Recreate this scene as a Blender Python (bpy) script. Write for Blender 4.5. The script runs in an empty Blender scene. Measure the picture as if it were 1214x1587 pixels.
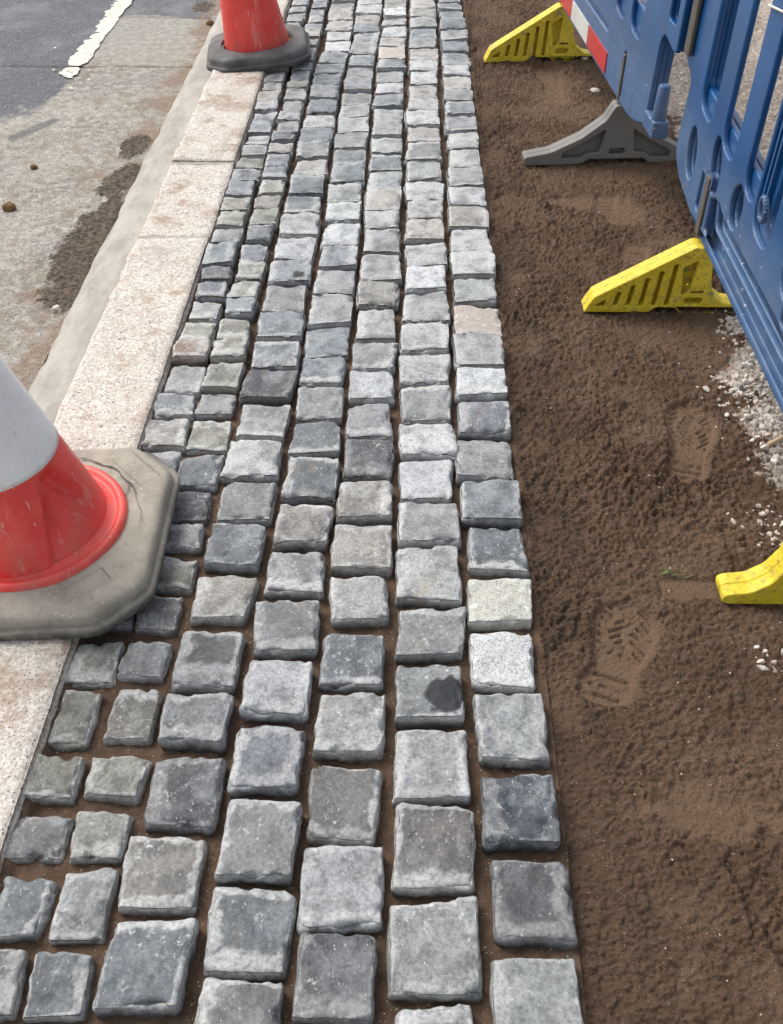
import bpy, math, random
import numpy as np
from mathutils import Vector, Matrix
R = math.radians
sc = bpy.context.scene
col = sc.collection
rng = np.random.RandomState(7)
random.seed(7)

# ------------------------------------------------------------------ camera
W_, H_ = 1214.0, 1587.0
FPX, PITCH, YAW, CH = 1488.0, R(43.1), R(1.24), 1.2
cam = bpy.data.cameras.new('camera'); camo = bpy.data.objects.new('camera', cam); col.objects.link(camo)
camo.location = (0, 0, CH)
camo.rotation_euler = (R(90) - PITCH, 0, YAW)
cam.sensor_fit = 'VERTICAL'; cam.sensor_height = 24.0; cam.lens = FPX / H_ * 24.0
cam.clip_start = 0.02; cam.clip_end = 2000
sc.camera = camo

# ------------------------------------------------------------------ sky, sun, exposure
SUN_EL, SUN_AZ = R(50), R(-48)          # azimuth from +Y, towards -X
w = bpy.data.worlds.new('World'); sc.world = w; w.use_nodes = True
nt = w.node_tree; nt.nodes.clear()
sky = nt.nodes.new('ShaderNodeTexSky'); sky.sky_type = 'NISHITA'; sky.sun_disc = False
sky.sun_elevation = SUN_EL; sky.sun_rotation = SUN_AZ; sky.air_density = 1.0; sky.dust_density = 4.0
hs = nt.nodes.new('ShaderNodeHueSaturation'); hs.inputs['Saturation'].default_value = 0.32
bg = nt.nodes.new('ShaderNodeBackground'); bg.inputs['Strength'].default_value = 0.15
wo = nt.nodes.new('ShaderNodeOutputWorld')
nt.links.new(sky.outputs[0], hs.inputs['Color']); nt.links.new(hs.outputs[0], bg.inputs[0]); nt.links.new(bg.outputs[0], wo.inputs[0])
sl = bpy.data.lights.new('sun', 'SUN'); sl.energy = 1.0; sl.angle = R(32); sl.color = (1, 0.95, 0.88)
so = bpy.data.objects.new('sun', sl); col.objects.link(so)
sd = Vector((math.sin(SUN_AZ) * math.cos(SUN_EL), math.cos(SUN_AZ) * math.cos(SUN_EL), math.sin(SUN_EL)))
so.rotation_euler = (-sd).to_track_quat('-Z', 'Y').to_euler(); so.location = (0, 0, 6)
vs = sc.view_settings; vs.view_transform = 'Standard'; vs.look = 'None'; vs.exposure = 0.62; vs.gamma = 1.0; vs.use_curve_mapping = False

# ------------------------------------------------------------------ measuring: photograph pixel -> point on a world plane
_F = np.array([-math.sin(YAW) * math.cos(PITCH), math.cos(YAW) * math.cos(PITCH), -math.sin(PITCH)])
_R = np.array([math.cos(YAW), math.sin(YAW), 0.0]); _U = np.cross(_R, _F); _C = np.array([0, 0, CH])
def ray(x, y): return _F + (x - 607) / FPX * _R - (y - 793.5) / FPX * _U
def G(x, y, z=0.0):
    d = ray(x, y); return _C + (z - CH) / d[2] * d
def onY(x, y, Y):
    d = ray(x, y); return _C + Y / d[1] * d
def pxm(x, y):                            # photo pixels per metre across, on the sett plane
    return (y + 598.0) * math.cos(PITCH) / CH

# ------------------------------------------------------------------ noise
_perm = np.random.RandomState(3).permutation(256); _perm = np.concatenate([_perm, _perm, _perm])
_grad = np.random.RandomState(4).randn(256, 3); _grad /= np.linalg.norm(_grad, axis=1)[:, None]
def perlin(p):
    p = np.asarray(p, float); i = np.floor(p).astype(int); f = p - i; i &= 255
    u = f * f * f * (f * (f * 6 - 15) + 10); out = 0
    for dx in (0, 1):
        wx = u[:, 0] if dx else 1 - u[:, 0]
        for dy in (0, 1):
            wy = u[:, 1] if dy else 1 - u[:, 1]
            for dz in (0, 1):
                wz = u[:, 2] if dz else 1 - u[:, 2]
                h = _perm[_perm[_perm[i[:, 0] + dx] + i[:, 1] + dy] + i[:, 2] + dz]
                g = _grad[h]
                out = out + wx * wy * wz * (g[:, 0] * (f[:, 0] - dx) + g[:, 1] * (f[:, 1] - dy) + g[:, 2] * (f[:, 2] - dz))
    return out * 1.5
def pn(X, Y, s, z=0.0):
    return perlin(np.stack([X / s, Y / s, np.full(X.shape, z)], 1))
def sstep(a, b, x):
    t = np.clip((x - a) / (b - a), 0, 1); return t * t * (3 - 2 * t)
def cells(X, Y, s, seed=0):               # 2D cellular noise: distance to the nearest feature point
    gx = np.floor(X / s).astype(int); gy = np.floor(Y / s).astype(int); best = np.full(X.shape, 9.0); hid = np.zeros(X.shape)
    for dx in (-1, 0, 1):
        for dy in (-1, 0, 1):
            cx, cy = gx + dx, gy + dy
            h = _perm[_perm[(cx + seed) & 255] + (cy & 255)]; h2 = _perm[h + 37]; h3 = _perm[h2 + 11]
            d = np.hypot(X / s - cx - h / 255.0, Y / s - cy - h2 / 255.0)
            m = d < best; best = np.where(m, d, best); hid = np.where(m, h3 / 255.0, hid)
    return best, hid

# ------------------------------------------------------------------ objects
def tag(o, label=None, cat=None, group=None, kind=None):
    if label: o['label'] = label
    if cat: o['category'] = cat
    if group: o['group'] = group
    if kind: o['kind'] = kind
    return o
def empty(name, loc, rz=0.0):
    o = bpy.data.objects.new(name, None); col.objects.link(o); o.location = loc; o.rotation_euler = (0, 0, rz); o.empty_display_size = .1
    return o
def mesh_obj(name, V, F, mat, parent=None, smooth=True, attrs=None, loc=None):
    me = bpy.data.meshes.new(name); me.from_pydata([tuple(v) for v in V], [], F if isinstance(F, list) else F.tolist()); me.update()
    if smooth: me.polygons.foreach_set('use_smooth', np.ones(len(me.polygons), bool))
    for k, v in (attrs or {}).items():
        a = me.attributes.new(k, 'FLOAT', 'POINT'); a.data.foreach_set('value', np.asarray(v, np.float32))
    me.materials.append(mat)
    o = bpy.data.objects.new(name, me); col.objects.link(o)
    if parent: o.parent = parent
    if loc is not None: o.location = loc
    return o
def copy_tree(o, parent=None):
    c = o.copy(); col.objects.link(c); c.parent = parent
    for ch in list(o.children): copy_tree(ch, c)
    return c
class MB:
    """collects shapes of one part"""
    def __init__(s): s.V = []; s.F = []
    def add(s, V, F):
        n = len(s.V); s.V += [tuple(v) for v in V]; s.F += [tuple(i + n for i in f) for f in F]; return s
    def box(s, a, b, m=None):
        (x0, y0, z0), (x1, y1, z1) = a, b
        V = [(x0, y0, z0), (x1, y0, z0), (x1, y1, z0), (x0, y1, z0), (x0, y0, z1), (x1, y0, z1), (x1, y1, z1), (x0, y1, z1)]
        return s.add(V, [(0, 3, 2, 1), (4, 5, 6, 7), (0, 1, 5, 4), (1, 2, 6, 5), (2, 3, 7, 6), (3, 0, 4, 7)])
    def tube(s, a, b, r0, r1, n=16, caps=True):
        a, b = Vector(a), Vector(b); d = (b - a).normalized(); x = d.orthogonal().normalized(); y = d.cross(x)
        V = []
        for p, r in ((a, r0), (b, r1)):
            for k in range(n):
                t = 2 * math.pi * k / n; V.append(p + x * math.cos(t) * r + y * math.sin(t) * r)
        F = [(k, (k + 1) % n, n + (k + 1) % n, n + k) for k in range(n)]
        if caps: F += [tuple(range(n - 1, -1, -1)), tuple(range(n, 2 * n))]
        return s.add(V, F)
    def me(s, me, M=None):
        M = M or Matrix(); return s.add([M @ v.co for v in me.vertices], [tuple(p.vertices) for p in me.polygons])
    def build(s, name, mat, parent=None, bevel=0.0, smooth=False):
        o = mesh_obj(name, s.V, s.F, mat, parent, smooth=smooth)
        if bevel:
            m = o.modifiers.new('bevel', 'BEVEL'); m.width = bevel; m.segments = 2; m.limit_method = 'ANGLE'; m.angle_limit = R(40)
        return o
def plate_mesh(outline, holes, t, bevel=.003, z0=0.0):
    """a flat plate with holes, rounded rim, from a filled 2D curve; local (a, b, depth z0..z0+t)"""
    cu = bpy.data.curves.new('plate', 'CURVE'); cu.dimensions = '2D'; cu.fill_mode = 'BOTH'
    cu.extrude = t / 2 - bevel; cu.bevel_depth = bevel; cu.bevel_resolution = 2; cu.offset = -bevel
    for pts in [outline] + holes:
        sp = cu.splines.new('POLY'); sp.points.add(len(pts) - 1); sp.use_cyclic_u = True
        for q, p in zip(sp.points, pts): q.co = (p[0], p[1], 0, 1)
    ob = bpy.data.objects.new('plate', cu); col.objects.link(ob)
    dg = bpy.context.evaluated_depsgraph_get(); dg.update()
    me = bpy.data.meshes.new_from_object(ob.evaluated_get(dg)); bpy.data.objects.remove(ob); bpy.data.curves.remove(cu)
    for v in me.vertices: v.co.z += z0 + t / 2
    return me
def rounded(pts, r, n=5):
    """round the corners of a polygon; r a number or one per corner"""
    out = []; N = len(pts)
    for i in range(N):
        p0, p, p1 = Vector(pts[i - 1][:2]), Vector(pts[i][:2]), Vector(pts[(i + 1) % N][:2])
        rr = r[i] if isinstance(r, (list, tuple)) else r
        a, b = (p0 - p), (p1 - p); q = min(rr, a.length * .49, b.length * .49)
        if q < 1e-4: out.append(tuple(p)); continue
        s, e = p + a.normalized() * q, p + b.normalized() * q
        for k in range(n + 1):
            u = k / n; out.append(tuple(s * (1 - u) ** 2 + p * 2 * u * (1 - u) + e * u * u))
    return out
def rect(a0, b0, a1, b1, r=.01, n=6): return rounded([(a0, b0), (a1, b0), (a1, b1), (a0, b1)], r, n)
def oval(ca, cb, ra, rb, rot=0.0, n=28):
    c, s = math.cos(rot), math.sin(rot)
    return [(ca + c * ra * math.cos(2 * math.pi * k / n) - s * rb * math.sin(2 * math.pi * k / n), cb + s * ra * math.cos(2 * math.pi * k / n) + c * rb * math.sin(2 * math.pi * k / n)) for k in range(n)]

# ------------------------------------------------------------------ materials
class NM:
    """small node-tree writer"""
    def __init__(s, name, rough=.8, spec=.3):
        s.m = bpy.data.materials.new(name); s.m.use_nodes = True; s.t = s.m.node_tree; s.b = s.t.nodes['Principled BSDF']
        s.b.inputs['Roughness'].default_value = rough; s.b.inputs['Specular IOR Level'].default_value = spec
        s.tc = s.t.nodes.new('ShaderNodeTexCoord'); s.co = s.tc.outputs['Object']
    def link(s, a, b): s.t.links.new(a, b)
    def set(s, sock, v):
        if isinstance(v, bpy.types.NodeSocket): s.link(v, sock)
        elif isinstance(v, tuple) and len(v) == 3 and sock.type == 'RGBA': sock.default_value = (*v, 1)
        else: sock.default_value = v
    def rand_offset(s):
        oi = s.t.nodes.new('ShaderNodeObjectInfo'); s.oi = oi
        k = s.math('MULTIPLY', oi.outputs['Random'], 57.0); va = s.t.nodes.new('ShaderNodeVectorMath'); va.operation = 'ADD'
        s.link(s.tc.outputs['Object'], va.inputs[0]); s.link(k, va.inputs[1]); s.co = va.outputs[0]
    def noise(s, scale, detail=4, rough=.55, co=None, dist=0.0, stretch=None):
        n = s.t.nodes.new('ShaderNodeTexNoise'); n.inputs['Scale'].default_value = scale; n.inputs['Detail'].default_value = detail
        n.inputs['Roughness'].default_value = rough; n.inputs['Distortion'].default_value = dist
        c = co or s.co
        if stretch:
            mp = s.t.nodes.new('ShaderNodeMapping'); mp.inputs['Scale'].default_value = stretch; s.link(c, mp.inputs[0]); c = mp.outputs[0]
        s.link(c, n.inputs['Vector']); return n.outputs['Fac']
    def vor(s, scale, feature='F1', out='Distance'):
        n = s.t.nodes.new('ShaderNodeTexVoronoi'); n.feature = feature; n.inputs['Scale'].default_value = scale; s.link(s.co, n.inputs['Vector']); return n.outputs[out]
    def ramp(s, v, a, b, c0=0.0, c1=1.0):
        n = s.t.nodes.new('ShaderNodeMapRange'); n.interpolation_type = 'SMOOTHSTEP'; n.clamp = True
        s.set(n.inputs['Value'], v); n.inputs['From Min'].default_value = a; n.inputs['From Max'].default_value = b
        n.inputs['To Min'].default_value = c0; n.inputs['To Max'].default_value = c1; return n.outputs['Result']
    def math(s, op, a, b=0.0, clamp=False):
        n = s.t.nodes.new('ShaderNodeMath'); n.operation = op; n.use_clamp = clamp; s.set(n.inputs[0], a); s.set(n.inputs[1], b); return n.outputs[0]
    def mix(s, f, a, b, mode='MIX'):
        n = s.t.nodes.new('ShaderNodeMix'); n.data_type = 'RGBA'; n.blend_type = mode; n.clamp_factor = True
        s.set(n.inputs[0], f); s.set(n.inputs[6], a); s.set(n.inputs[7], b); return n.outputs[2]
    def attr(s, name):
        n = s.t.nodes.new('ShaderNodeAttribute'); n.attribute_name = name; return n.outputs['Fac']
    def sep(s):
        n = s.t.nodes.new('ShaderNodeSeparateXYZ'); s.link(s.tc.outputs['Object'], n.inputs[0]); return n.outputs
    def bump(s, h, strength=.5, dist=.002, normal=None):
        n = s.t.nodes.new('ShaderNodeBump'); n.inputs['Strength'].default_value = strength; n.inputs['Distance'].default_value = dist
        s.link(h, n.inputs['Height'])
        if normal: s.link(normal, n.inputs['Normal'])
        s.link(n.outputs[0], s.b.inputs['Normal']); return n.outputs[0]
    def color(s, c): s.set(s.b.inputs['Base Color'], c)
    def rough(s, v): s.set(s.b.inputs['Roughness'], v)

def mat_sett():
    k = NM('sett_stone', .62, .4); k.rand_offset(); oc = k.oi.outputs['Color']; rn = k.oi.outputs['Random']
    r2 = k.math('FRACT', k.math('MULTIPLY', rn, 7.31)); r3 = k.math('FRACT', k.math('MULTIPLY', rn, 23.7))
    mott = k.noise(24, 7, .66); fine = k.noise(190, 5, .7); big = k.noise(12, 4, .6)
    lite = k.mix(.5, oc, (.50, .515, .52))
    c = k.mix(k.ramp(mott, .36, .58), k.mix(.52, oc, (.025, .028, .033)), oc)
    c = k.mix(k.math('MULTIPLY', k.ramp(big, .47, .66), k.ramp(r2, 0, 1, .15, .8)), c, lite)
    warm = k.mix(.55, oc, (.33, .27, .17)); c = k.mix(k.math('MULTIPLY', k.ramp(k.noise(15, 5, .7), .54, .70), k.ramp(r3, .45, 1, 0, .75)), c, warm)
    streak = k.noise(60, 6, .72, stretch=(1, .28, 1)); c = k.mix(k.math('MULTIPLY', k.ramp(streak, .54, .70), k.ramp(r3, .0, .8, .75, .15)), c, lite)
    vein = k.noise(14, 7, .62, dist=.3); vv = k.math('ABSOLUTE', k.math('SUBTRACT', vein, .5))
    c = k.mix(k.math('MULTIPLY', k.ramp(vv, .007, .0), k.math('MULTIPLY', k.ramp(k.noise(40, 4, .7), .46, .58), k.ramp(r2, .35, 1, 0, .95))), c, (.56, .56, .55))
    chalk = k.noise(70, 9, .78, dist=.25); c = k.mix(k.math('MULTIPLY', k.ramp(chalk, .55, .62), k.ramp(k.noise(15, 5, .65), .46, .62, .0, .9)), c, (.56, .57, .575))
    fleck = k.noise(210, 3, .6, stretch=(1, .5, 1)); c = k.mix(k.ramp(fleck, .66, .70, 0, .8), c, (.60, .60, .58))
    c = k.mix(k.ramp(fine, .38, .56), k.mix(.34, c, (.02, .022, .025)), c); c = k.mix(k.ramp(fine, .57, .68, 0, .35), c, lite)
    c = k.mix(k.ramp(k.noise(48, 8, .8), .56, .63, 0, .55), c, k.mix(.65, c, (.02, .022, .026))); c = k.mix(k.math('MULTIPLY', k.ramp(k.noise(20, 6, .7), .58, .66), k.ramp(r2, .5, 1, 0, .6)), c, (.12, .088, .06))
    e = k.math('MULTIPLY', k.attr('edge'), k.ramp(k.noise(70, 6, .7), .28, .56, .25, 1.0))
    c = k.mix(k.math('MULTIPLY', e, .92), c, k.mix(k.ramp(fine, .35, .62), (.37, .37, .36), k.mix(.15, (.66, .66, .64), oc)))
    c = k.mix(k.math('MULTIPLY', k.attr('stain'), 1.0), c, k.mix(k.ramp(mott, .3, .7), (.010, .012, .015), (.024, .027, .031)))
    c = k.mix(k.math('MULTIPLY', k.attr('dirt'), k.ramp(k.noise(45, 5), .35, .65, .4, 1)), c, (.060, .044, .032))
    k.color(c); k.rough(k.ramp(mott, .3, .7, .48, .72))
    h = k.math('ADD', k.math('MULTIPLY', mott, .9), k.math('ADD', k.math('MULTIPLY', fine, .45), k.math('MULTIPLY', chalk, .5))); k.bump(h, .6, .004)
    return k.m
def mat_granite_sett():
    k = NM('speckled_granite', .6, .4); k.rand_offset(); oc = k.oi.outputs['Color']
    sp = k.noise(300, 3, .6); c = k.mix(k.ramp(sp, .36, .52), (.24, .245, .25), oc)
    c = k.mix(k.ramp(k.noise(60, 3), .55, .7, 0, .5), c, (.75, .75, .73)); c = k.mix(k.ramp(k.noise(18, 3), .55, .75, 0, .35), c, (.42, .40, .30))
    c = k.mix(k.math('MULTIPLY', k.attr('edge'), .4), c, (.6, .6, .58)); c = k.mix(k.attr('dirt'), c, (.075, .052, .037))
    k.color(c); k.bump(k.math('ADD', sp, k.noise(60, 4)), .5, .003); return k.m
def mat_sand():
    k = NM('damp_building_sand', .9, .2)
    a = k.noise(6, 5, .6); f = k.noise(300, 4, .7); m = k.noise(70, 6, .7)
    c = k.mix(k.ramp(a, .35, .65), (.112, .069, .043), (.156, .097, .061))
    c = k.mix(k.ramp(m, .36, .60, .6, 0), c, (.068, .044, .029))
    c = k.mix(k.math('MULTIPLY', k.attr('damp'), .40), c, (.055, .038, .028)); c = k.mix(k.ramp(k.noise(14, 5, .7), .56, .70, 0, .5), c, (.155, .092, .056))
    c = k.mix(k.math('MULTIPLY', k.attr('smooth'), .7), c, (.195, .124, .078))
    c = k.mix(k.ramp(f, .50, .72, 0, .5), c, (.185, .132, .092))
    c = k.mix(k.ramp(k.noise(420, 1, .4), .745, .765), c, (.5, .45, .38))
    pg = k.mix(k.ramp(k.noise(80, 5, .7), .4, .62), (.34, .275, .225), (.60, .53, .46)); pg = k.mix(k.ramp(m, .5, .7, 0, .5), pg, (.2, .14, .10))
    g = k.math('ADD', k.attr('gravel'), k.math('MULTIPLY', k.math('SUBTRACT', k.noise(90, 4, .7), .5), 1.4))
    c = k.mix(k.math('MULTIPLY', k.ramp(g, .42, .66), k.ramp(k.attr('gravel'), .02, .15)), c, pg)
    k.color(c); h = k.math('ADD', k.math('MULTIPLY', f, .6), k.math('MULTIPLY', k.vor(210), -.6)); h = k.math('ADD', h, k.math('MULTIPLY', k.noise(150, 6, .78), .9)); k.bump(h, .95, .0038); return k.m
def mat_bedding():
    k = NM('bedding_sand', .9, .2); f = k.noise(230, 4, .7); m = k.noise(40, 6, .65)
    c = k.mix(k.ramp(m, .35, .65), (.070, .045, .030), (.120, .077, .050)); c = k.mix(k.ramp(f, .5, .7, 0, .4), c, (.15, .105, .072))
    c = k.mix(k.ramp(k.noise(380, 1, .4), .72, .75), c, (.5, .45, .38))
    k.color(c); k.bump(k.math('ADD', f, m), .6, .003); return k.m
def mat_kerb():
    k = NM('kerb_granite', .7, .35); k.rand_offset()
    a = k.noise(5, 4); f = k.noise(230, 3, .6); m = k.noise(120, 3, .6)
    c = k.mix(k.ramp(a, .35, .65), (.47, .415, .36), (.575, .525, .46))
    c = k.mix(k.ramp(m, .46, .56, 0, .8), c, (.70, .665, .60)); c = k.mix(k.ramp(k.noise(170, 3, .6), .56, .63, 0, .6), c, (.38, .27, .22))
    c = k.mix(k.ramp(f, .60, .64, 0, .95), c, (.10, .085, .08)); c = k.mix(k.ramp(k.noise(60, 2, .5), .68, .72, 0, .8), c, (.20, .15, .13))
    c = k.mix(k.math('MULTIPLY', k.ramp(k.noise(7, 8, .75), .50, .62, 0, .9), k.ramp(k.noise(45, 4, .7), .36, .56, .4, 1)), c, (.31, .225, .155)); c = k.mix(k.ramp(k.noise(4, 6, .75), .55, .68, 0, .5), c, (.36, .31, .27))
    c = k.mix(k.math('MULTIPLY', k.attr('dirt'), k.ramp(k.noise(40, 5), .3, .6, .5, 1)), c, (.20, .145, .105))
    k.color(c); k.bump(k.math('ADD', f, k.math('MULTIPLY', m, .9)), .7, .003); return k.m
def mat_road():
    k = NM('road_surface', .85, .3)
    f = k.noise(190, 4, .7); m = k.noise(34, 7, .72); b = k.noise(4.5, 6, .68); g = k.vor(240)
    con = k.mix(k.ramp(b, .36, .62), (.225, .205, .175), (.36, .335, .29)); con = k.mix(k.ramp(m, .42, .60, 0, .8), con, (.49, .465, .41))
    con = k.mix(k.ramp(f, .51, .60, 0, .8), con, (.15, .132, .11)); con = k.mix(k.ramp(k.noise(10, 8, .76), .50, .66, 0, .75), con, (.25, .205, .15))
    con = k.mix(k.ramp(k.noise(90, 3, .6), .62, .68, 0, .85), con, (.12, .095, .075)); con = k.mix(k.ramp(k.noise(3.1, 6, .7), .54, .66, 0, .6), con, (.26, .26, .25))
    con = k.mix(k.ramp(k.noise(120, 4, .7), .58, .66, 0, .7), con, (.66, .64, .58))
    asp = k.mix(k.ramp(f, .4, .62), (.062, .068, .080), (.17, .175, .19)); asp = k.mix(k.ramp(k.noise(260, 2), .62, .67, 0, .95), asp, (.50, .50, .49))
    asp = k.mix(k.ramp(k.noise(3, 6, .7), .46, .68, 0, .6), asp, (.25, .25, .255)); asp = k.mix(k.ramp(k.noise(60, 4, .7, stretch=(.3, 1.4, 1)), .60, .70, 0, .6), asp, (.36, .36, .36))
    j1 = k.math('SUBTRACT', k.noise(14, 9, .78), .5); j2 = k.math('SUBTRACT', k.noise(70, 6, .75), .5); jit = k.math('ADD', k.math('MULTIPLY', j1, 2.2), k.math('MULTIPLY', j2, 1.3))
    def msk(n, a=.4, b2=.62, q=1.0):
        v = k.attr(n); return k.ramp(k.math('ADD', v, k.math('MULTIPLY', k.math('MULTIPLY', jit, q), k.math('MULTIPLY', k.ramp(v, 0.0, .15), k.ramp(v, 1.0, .85)))), a, b2)
    c = k.mix(msk('asphalt', .3, .7, .7), con, asp)
    c = k.mix(k.math('MULTIPLY', msk('slab', q=.4), .85), c, k.mix(k.ramp(m, .4, .65), (.30, .285, .245), (.41, .395, .35)))
    c = k.mix(k.math('MULTIPLY', k.ramp(k.math('ADD', k.math('MULTIPLY', k.attr('dust'), 1.0), jit), .3, .75), k.math('MULTIPLY', k.ramp(k.attr('dust'), .0, .5), .85)), c, k.mix(k.ramp(f, .4, .6), (.15, .10, .070), (.34, .26, .19)))
    c = k.mix(msk('wet', .44, .60, 1.25), c, k.mix(k.ramp(k.noise(80, 6, .75), .38, .64), (.040, .031, .023), (.165, .125, .088)))
    c = k.mix(k.math('MULTIPLY', k.ramp(k.math('ADD', k.attr('tyre'), jit), .1, .9), k.ramp(k.attr('tyre'), 0, .5, 0, .75)), c, (.12, .12, .125))
    c = k.mix(k.math('MULTIPLY', k.attr('crack'), k.ramp(k.noise(30, 4), .3, .5)), c, (.06, .05, .042))
    k.color(c); k.bump(k.math('ADD', f, k.math('ADD', k.math('MULTIPLY', g, .5), m)), .75, .005); return k.m
def mat_strip():
    k = NM('smooth_concrete', .75, .3); m = k.noise(14, 6, .65, stretch=(1, .45, 1)); f = k.noise(120, 5, .7)
    c = k.mix(k.ramp(m, .35, .65), (.30, .28, .245), (.42, .395, .35)); c = k.mix(k.ramp(f, .55, .7, 0, .4), c, (.22, .19, .16))
    c = k.mix(k.ramp(k.noise(60, 4, .6), .62, .7, 0, .6), c, (.5, .48, .44)); c = k.mix(k.ramp(k.noise(6, 5, .7), .55, .7, 0, .5), c, (.24, .2, .16))
    k.color(c); k.bump(k.math('ADD', f, m), .3, .003); return k.m
def mat_paint():
    k = NM('worn_road_paint', .7, .3); n = k.noise(60, 6, .7); k.color(k.mix(k.ramp(n, .4, .65), (.52, .50, .43), (.74, .72, .64))); k.bump(n, .4, .002); return k.m
def mat_plain(name, rgb, rough=.6, spec=.4, dirt=None, amt=.4, scale=18, speck=None, bump=.0015, coat=0):
    k = NM(name, rough, spec); n = k.noise(scale, 6, .68); f = k.noise(scale * 9, 4, .65)
    c = k.mix(k.ramp(n, .3, .7, 0, .25), rgb, tuple(min(1, v * 1.35) for v in rgb))
    if dirt: c = k.mix(k.math('MULTIPLY', k.ramp(k.noise(scale * .45, 7, .7), .36, .68), amt), c, dirt); c = k.mix(k.ramp(f, .55, .72, 0, amt * .8), c, dirt)
    if speck: c = k.mix(k.ramp(k.noise(scale * 11, 2, .5), .69, .74), c, speck)
    k.color(c); k.rough(k.ramp(n, .3, .7, max(.1, rough - .1), rough + .12)); k.bump(k.math('ADD', n, k.math('MULTIPLY', f, .3)), .35, bump); return k.m
def mat_red():
    k = NM('red_cone_plastic', .42, .45); n = k.noise(14, 6, .7); f = k.noise(120, 4, .65); z = k.sep()[2]
    c = k.mix(k.ramp(n, .35, .7), (.76, .055, .045), (.85, .10, .08)); c = k.mix(k.ramp(f, .60, .74, 0, .4), c, (.45, .10, .08))
    sc_ = k.noise(30, 6, .7, stretch=(1, 1, .18)); c = k.mix(k.ramp(sc_, .58, .66, 0, .5), c, (.80, .30, .25)); c = k.mix(k.ramp(k.noise(85, 3, .6, stretch=(1, 1, .12)), .66, .70, 0, .7), c, (.70, .45, .40))
    c = k.mix(k.math('MULTIPLY', k.ramp(z, .20, .04), k.ramp(k.noise(9, 6, .7), .46, .70, 0, .5)), c, (.33, .15, .11))
    k.color(c); k.rough(k.ramp(n, .3, .7, .36, .55)); k.bump(k.math('ADD', n, f), .2, .0015); return k.m
def mat_sleeve():
    k = NM('reflective_sleeve', .45, .5); n = k.noise(22, 6, .7); c = k.mix(k.ramp(n, .35, .65), (.82, .80, .775), (.90, .885, .86))
    c = k.mix(k.ramp(k.noise(75, 5, .7), .56, .72, 0, .5), c, (.55, .52, .50)); c = k.mix(k.ramp(k.noise(7, 4), .55, .72, 0, .35), c, (.66, .55, .52))
    k.color(c); k.bump(k.vor(220), .15, .001); return k.m
def mat_base(name, c0, c1, crack):
    k = NM(name, .72, .35); n = k.noise(10, 7, .7); f = k.noise(90, 5, .7)
    c = k.mix(k.ramp(n, .35, .65), c0, c1); c = k.mix(k.ramp(f, .56, .7, 0, .5), c, tuple(v * .55 for v in c0)); c = k.mix(k.ramp(k.noise(160, 2), .68, .73, 0, .7), c, tuple(min(1, v * 1.8) for v in c1))
    c = k.mix(k.math('MULTIPLY', k.attr('grime'), k.ramp(k.noise(25, 5), .3, .6, .4, 1)), c, (.06, .058, .054))
    if crack:
        c = k.mix(k.attr('crack'), c, (.015, .014, .012))
    k.color(c); k.bump(k.math('ADD', n, k.math('MULTIPLY', f, .4)), .3, .003); return k.m
def mat_blue():
    k = NM('blue_barrier_plastic', .38, .5); z = k.sep()[1]
    n = k.noise(7, 5, .6); f = k.noise(110, 4, .7)
    c = k.mix(k.ramp(n, .35, .65), (.003, .058, .185), (.005, .078, .235))
    low = k.ramp(z, .43, .27)                                  # road dust settles on the lower plate
    d = k.math('MULTIPLY', k.math('ADD', k.math('MULTIPLY', low, .36), .015), k.ramp(k.noise(16, 7, .7), .25, .7, .5, 1.15))
    c = k.mix(d, c, (.20, .25, .32)); c = k.mix(k.math('MULTIPLY', k.ramp(f, .6, .74), k.math('ADD', k.math('MULTIPLY', low, .3), .05)), c, (.40, .40, .42))
    c = k.mix(k.math('MULTIPLY', k.ramp(k.noise(90, 2, .5), .69, .72), k.math('ADD', k.math('MULTIPLY', low, .65), .05)), c, (.62, .62, .62))
    k.color(c); k.rough(k.math('ADD', k.math('MULTIPLY', low, .16), .27)); k.bump(k.math('ADD', n, k.math('MULTIPLY', f, .15)), .2, .002); return k.m
def mat_yellow():
    k = NM('yellow_foot_plastic', .55, .4); n = k.noise(22, 7, .72); f = k.noise(130, 4, .7)
    c = k.mix(k.ramp(n, .35, .65), (.62, .47, .020), (.76, .60, .050)); c = k.mix(k.ramp(f, .52, .68, 0, .75), c, (.23, .17, .05))
    c = k.mix(k.ramp(k.noise(45, 6, .75), .52, .68, 0, .6), c, (.28, .21, .06)); c = k.mix(k.ramp(k.noise(16, 7, .75), .585, .64, 0, .75), c, (.20, .185, .15))
    k.color(c); k.bump(k.math('ADD', n, f), .4, .002); return k.m

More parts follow.
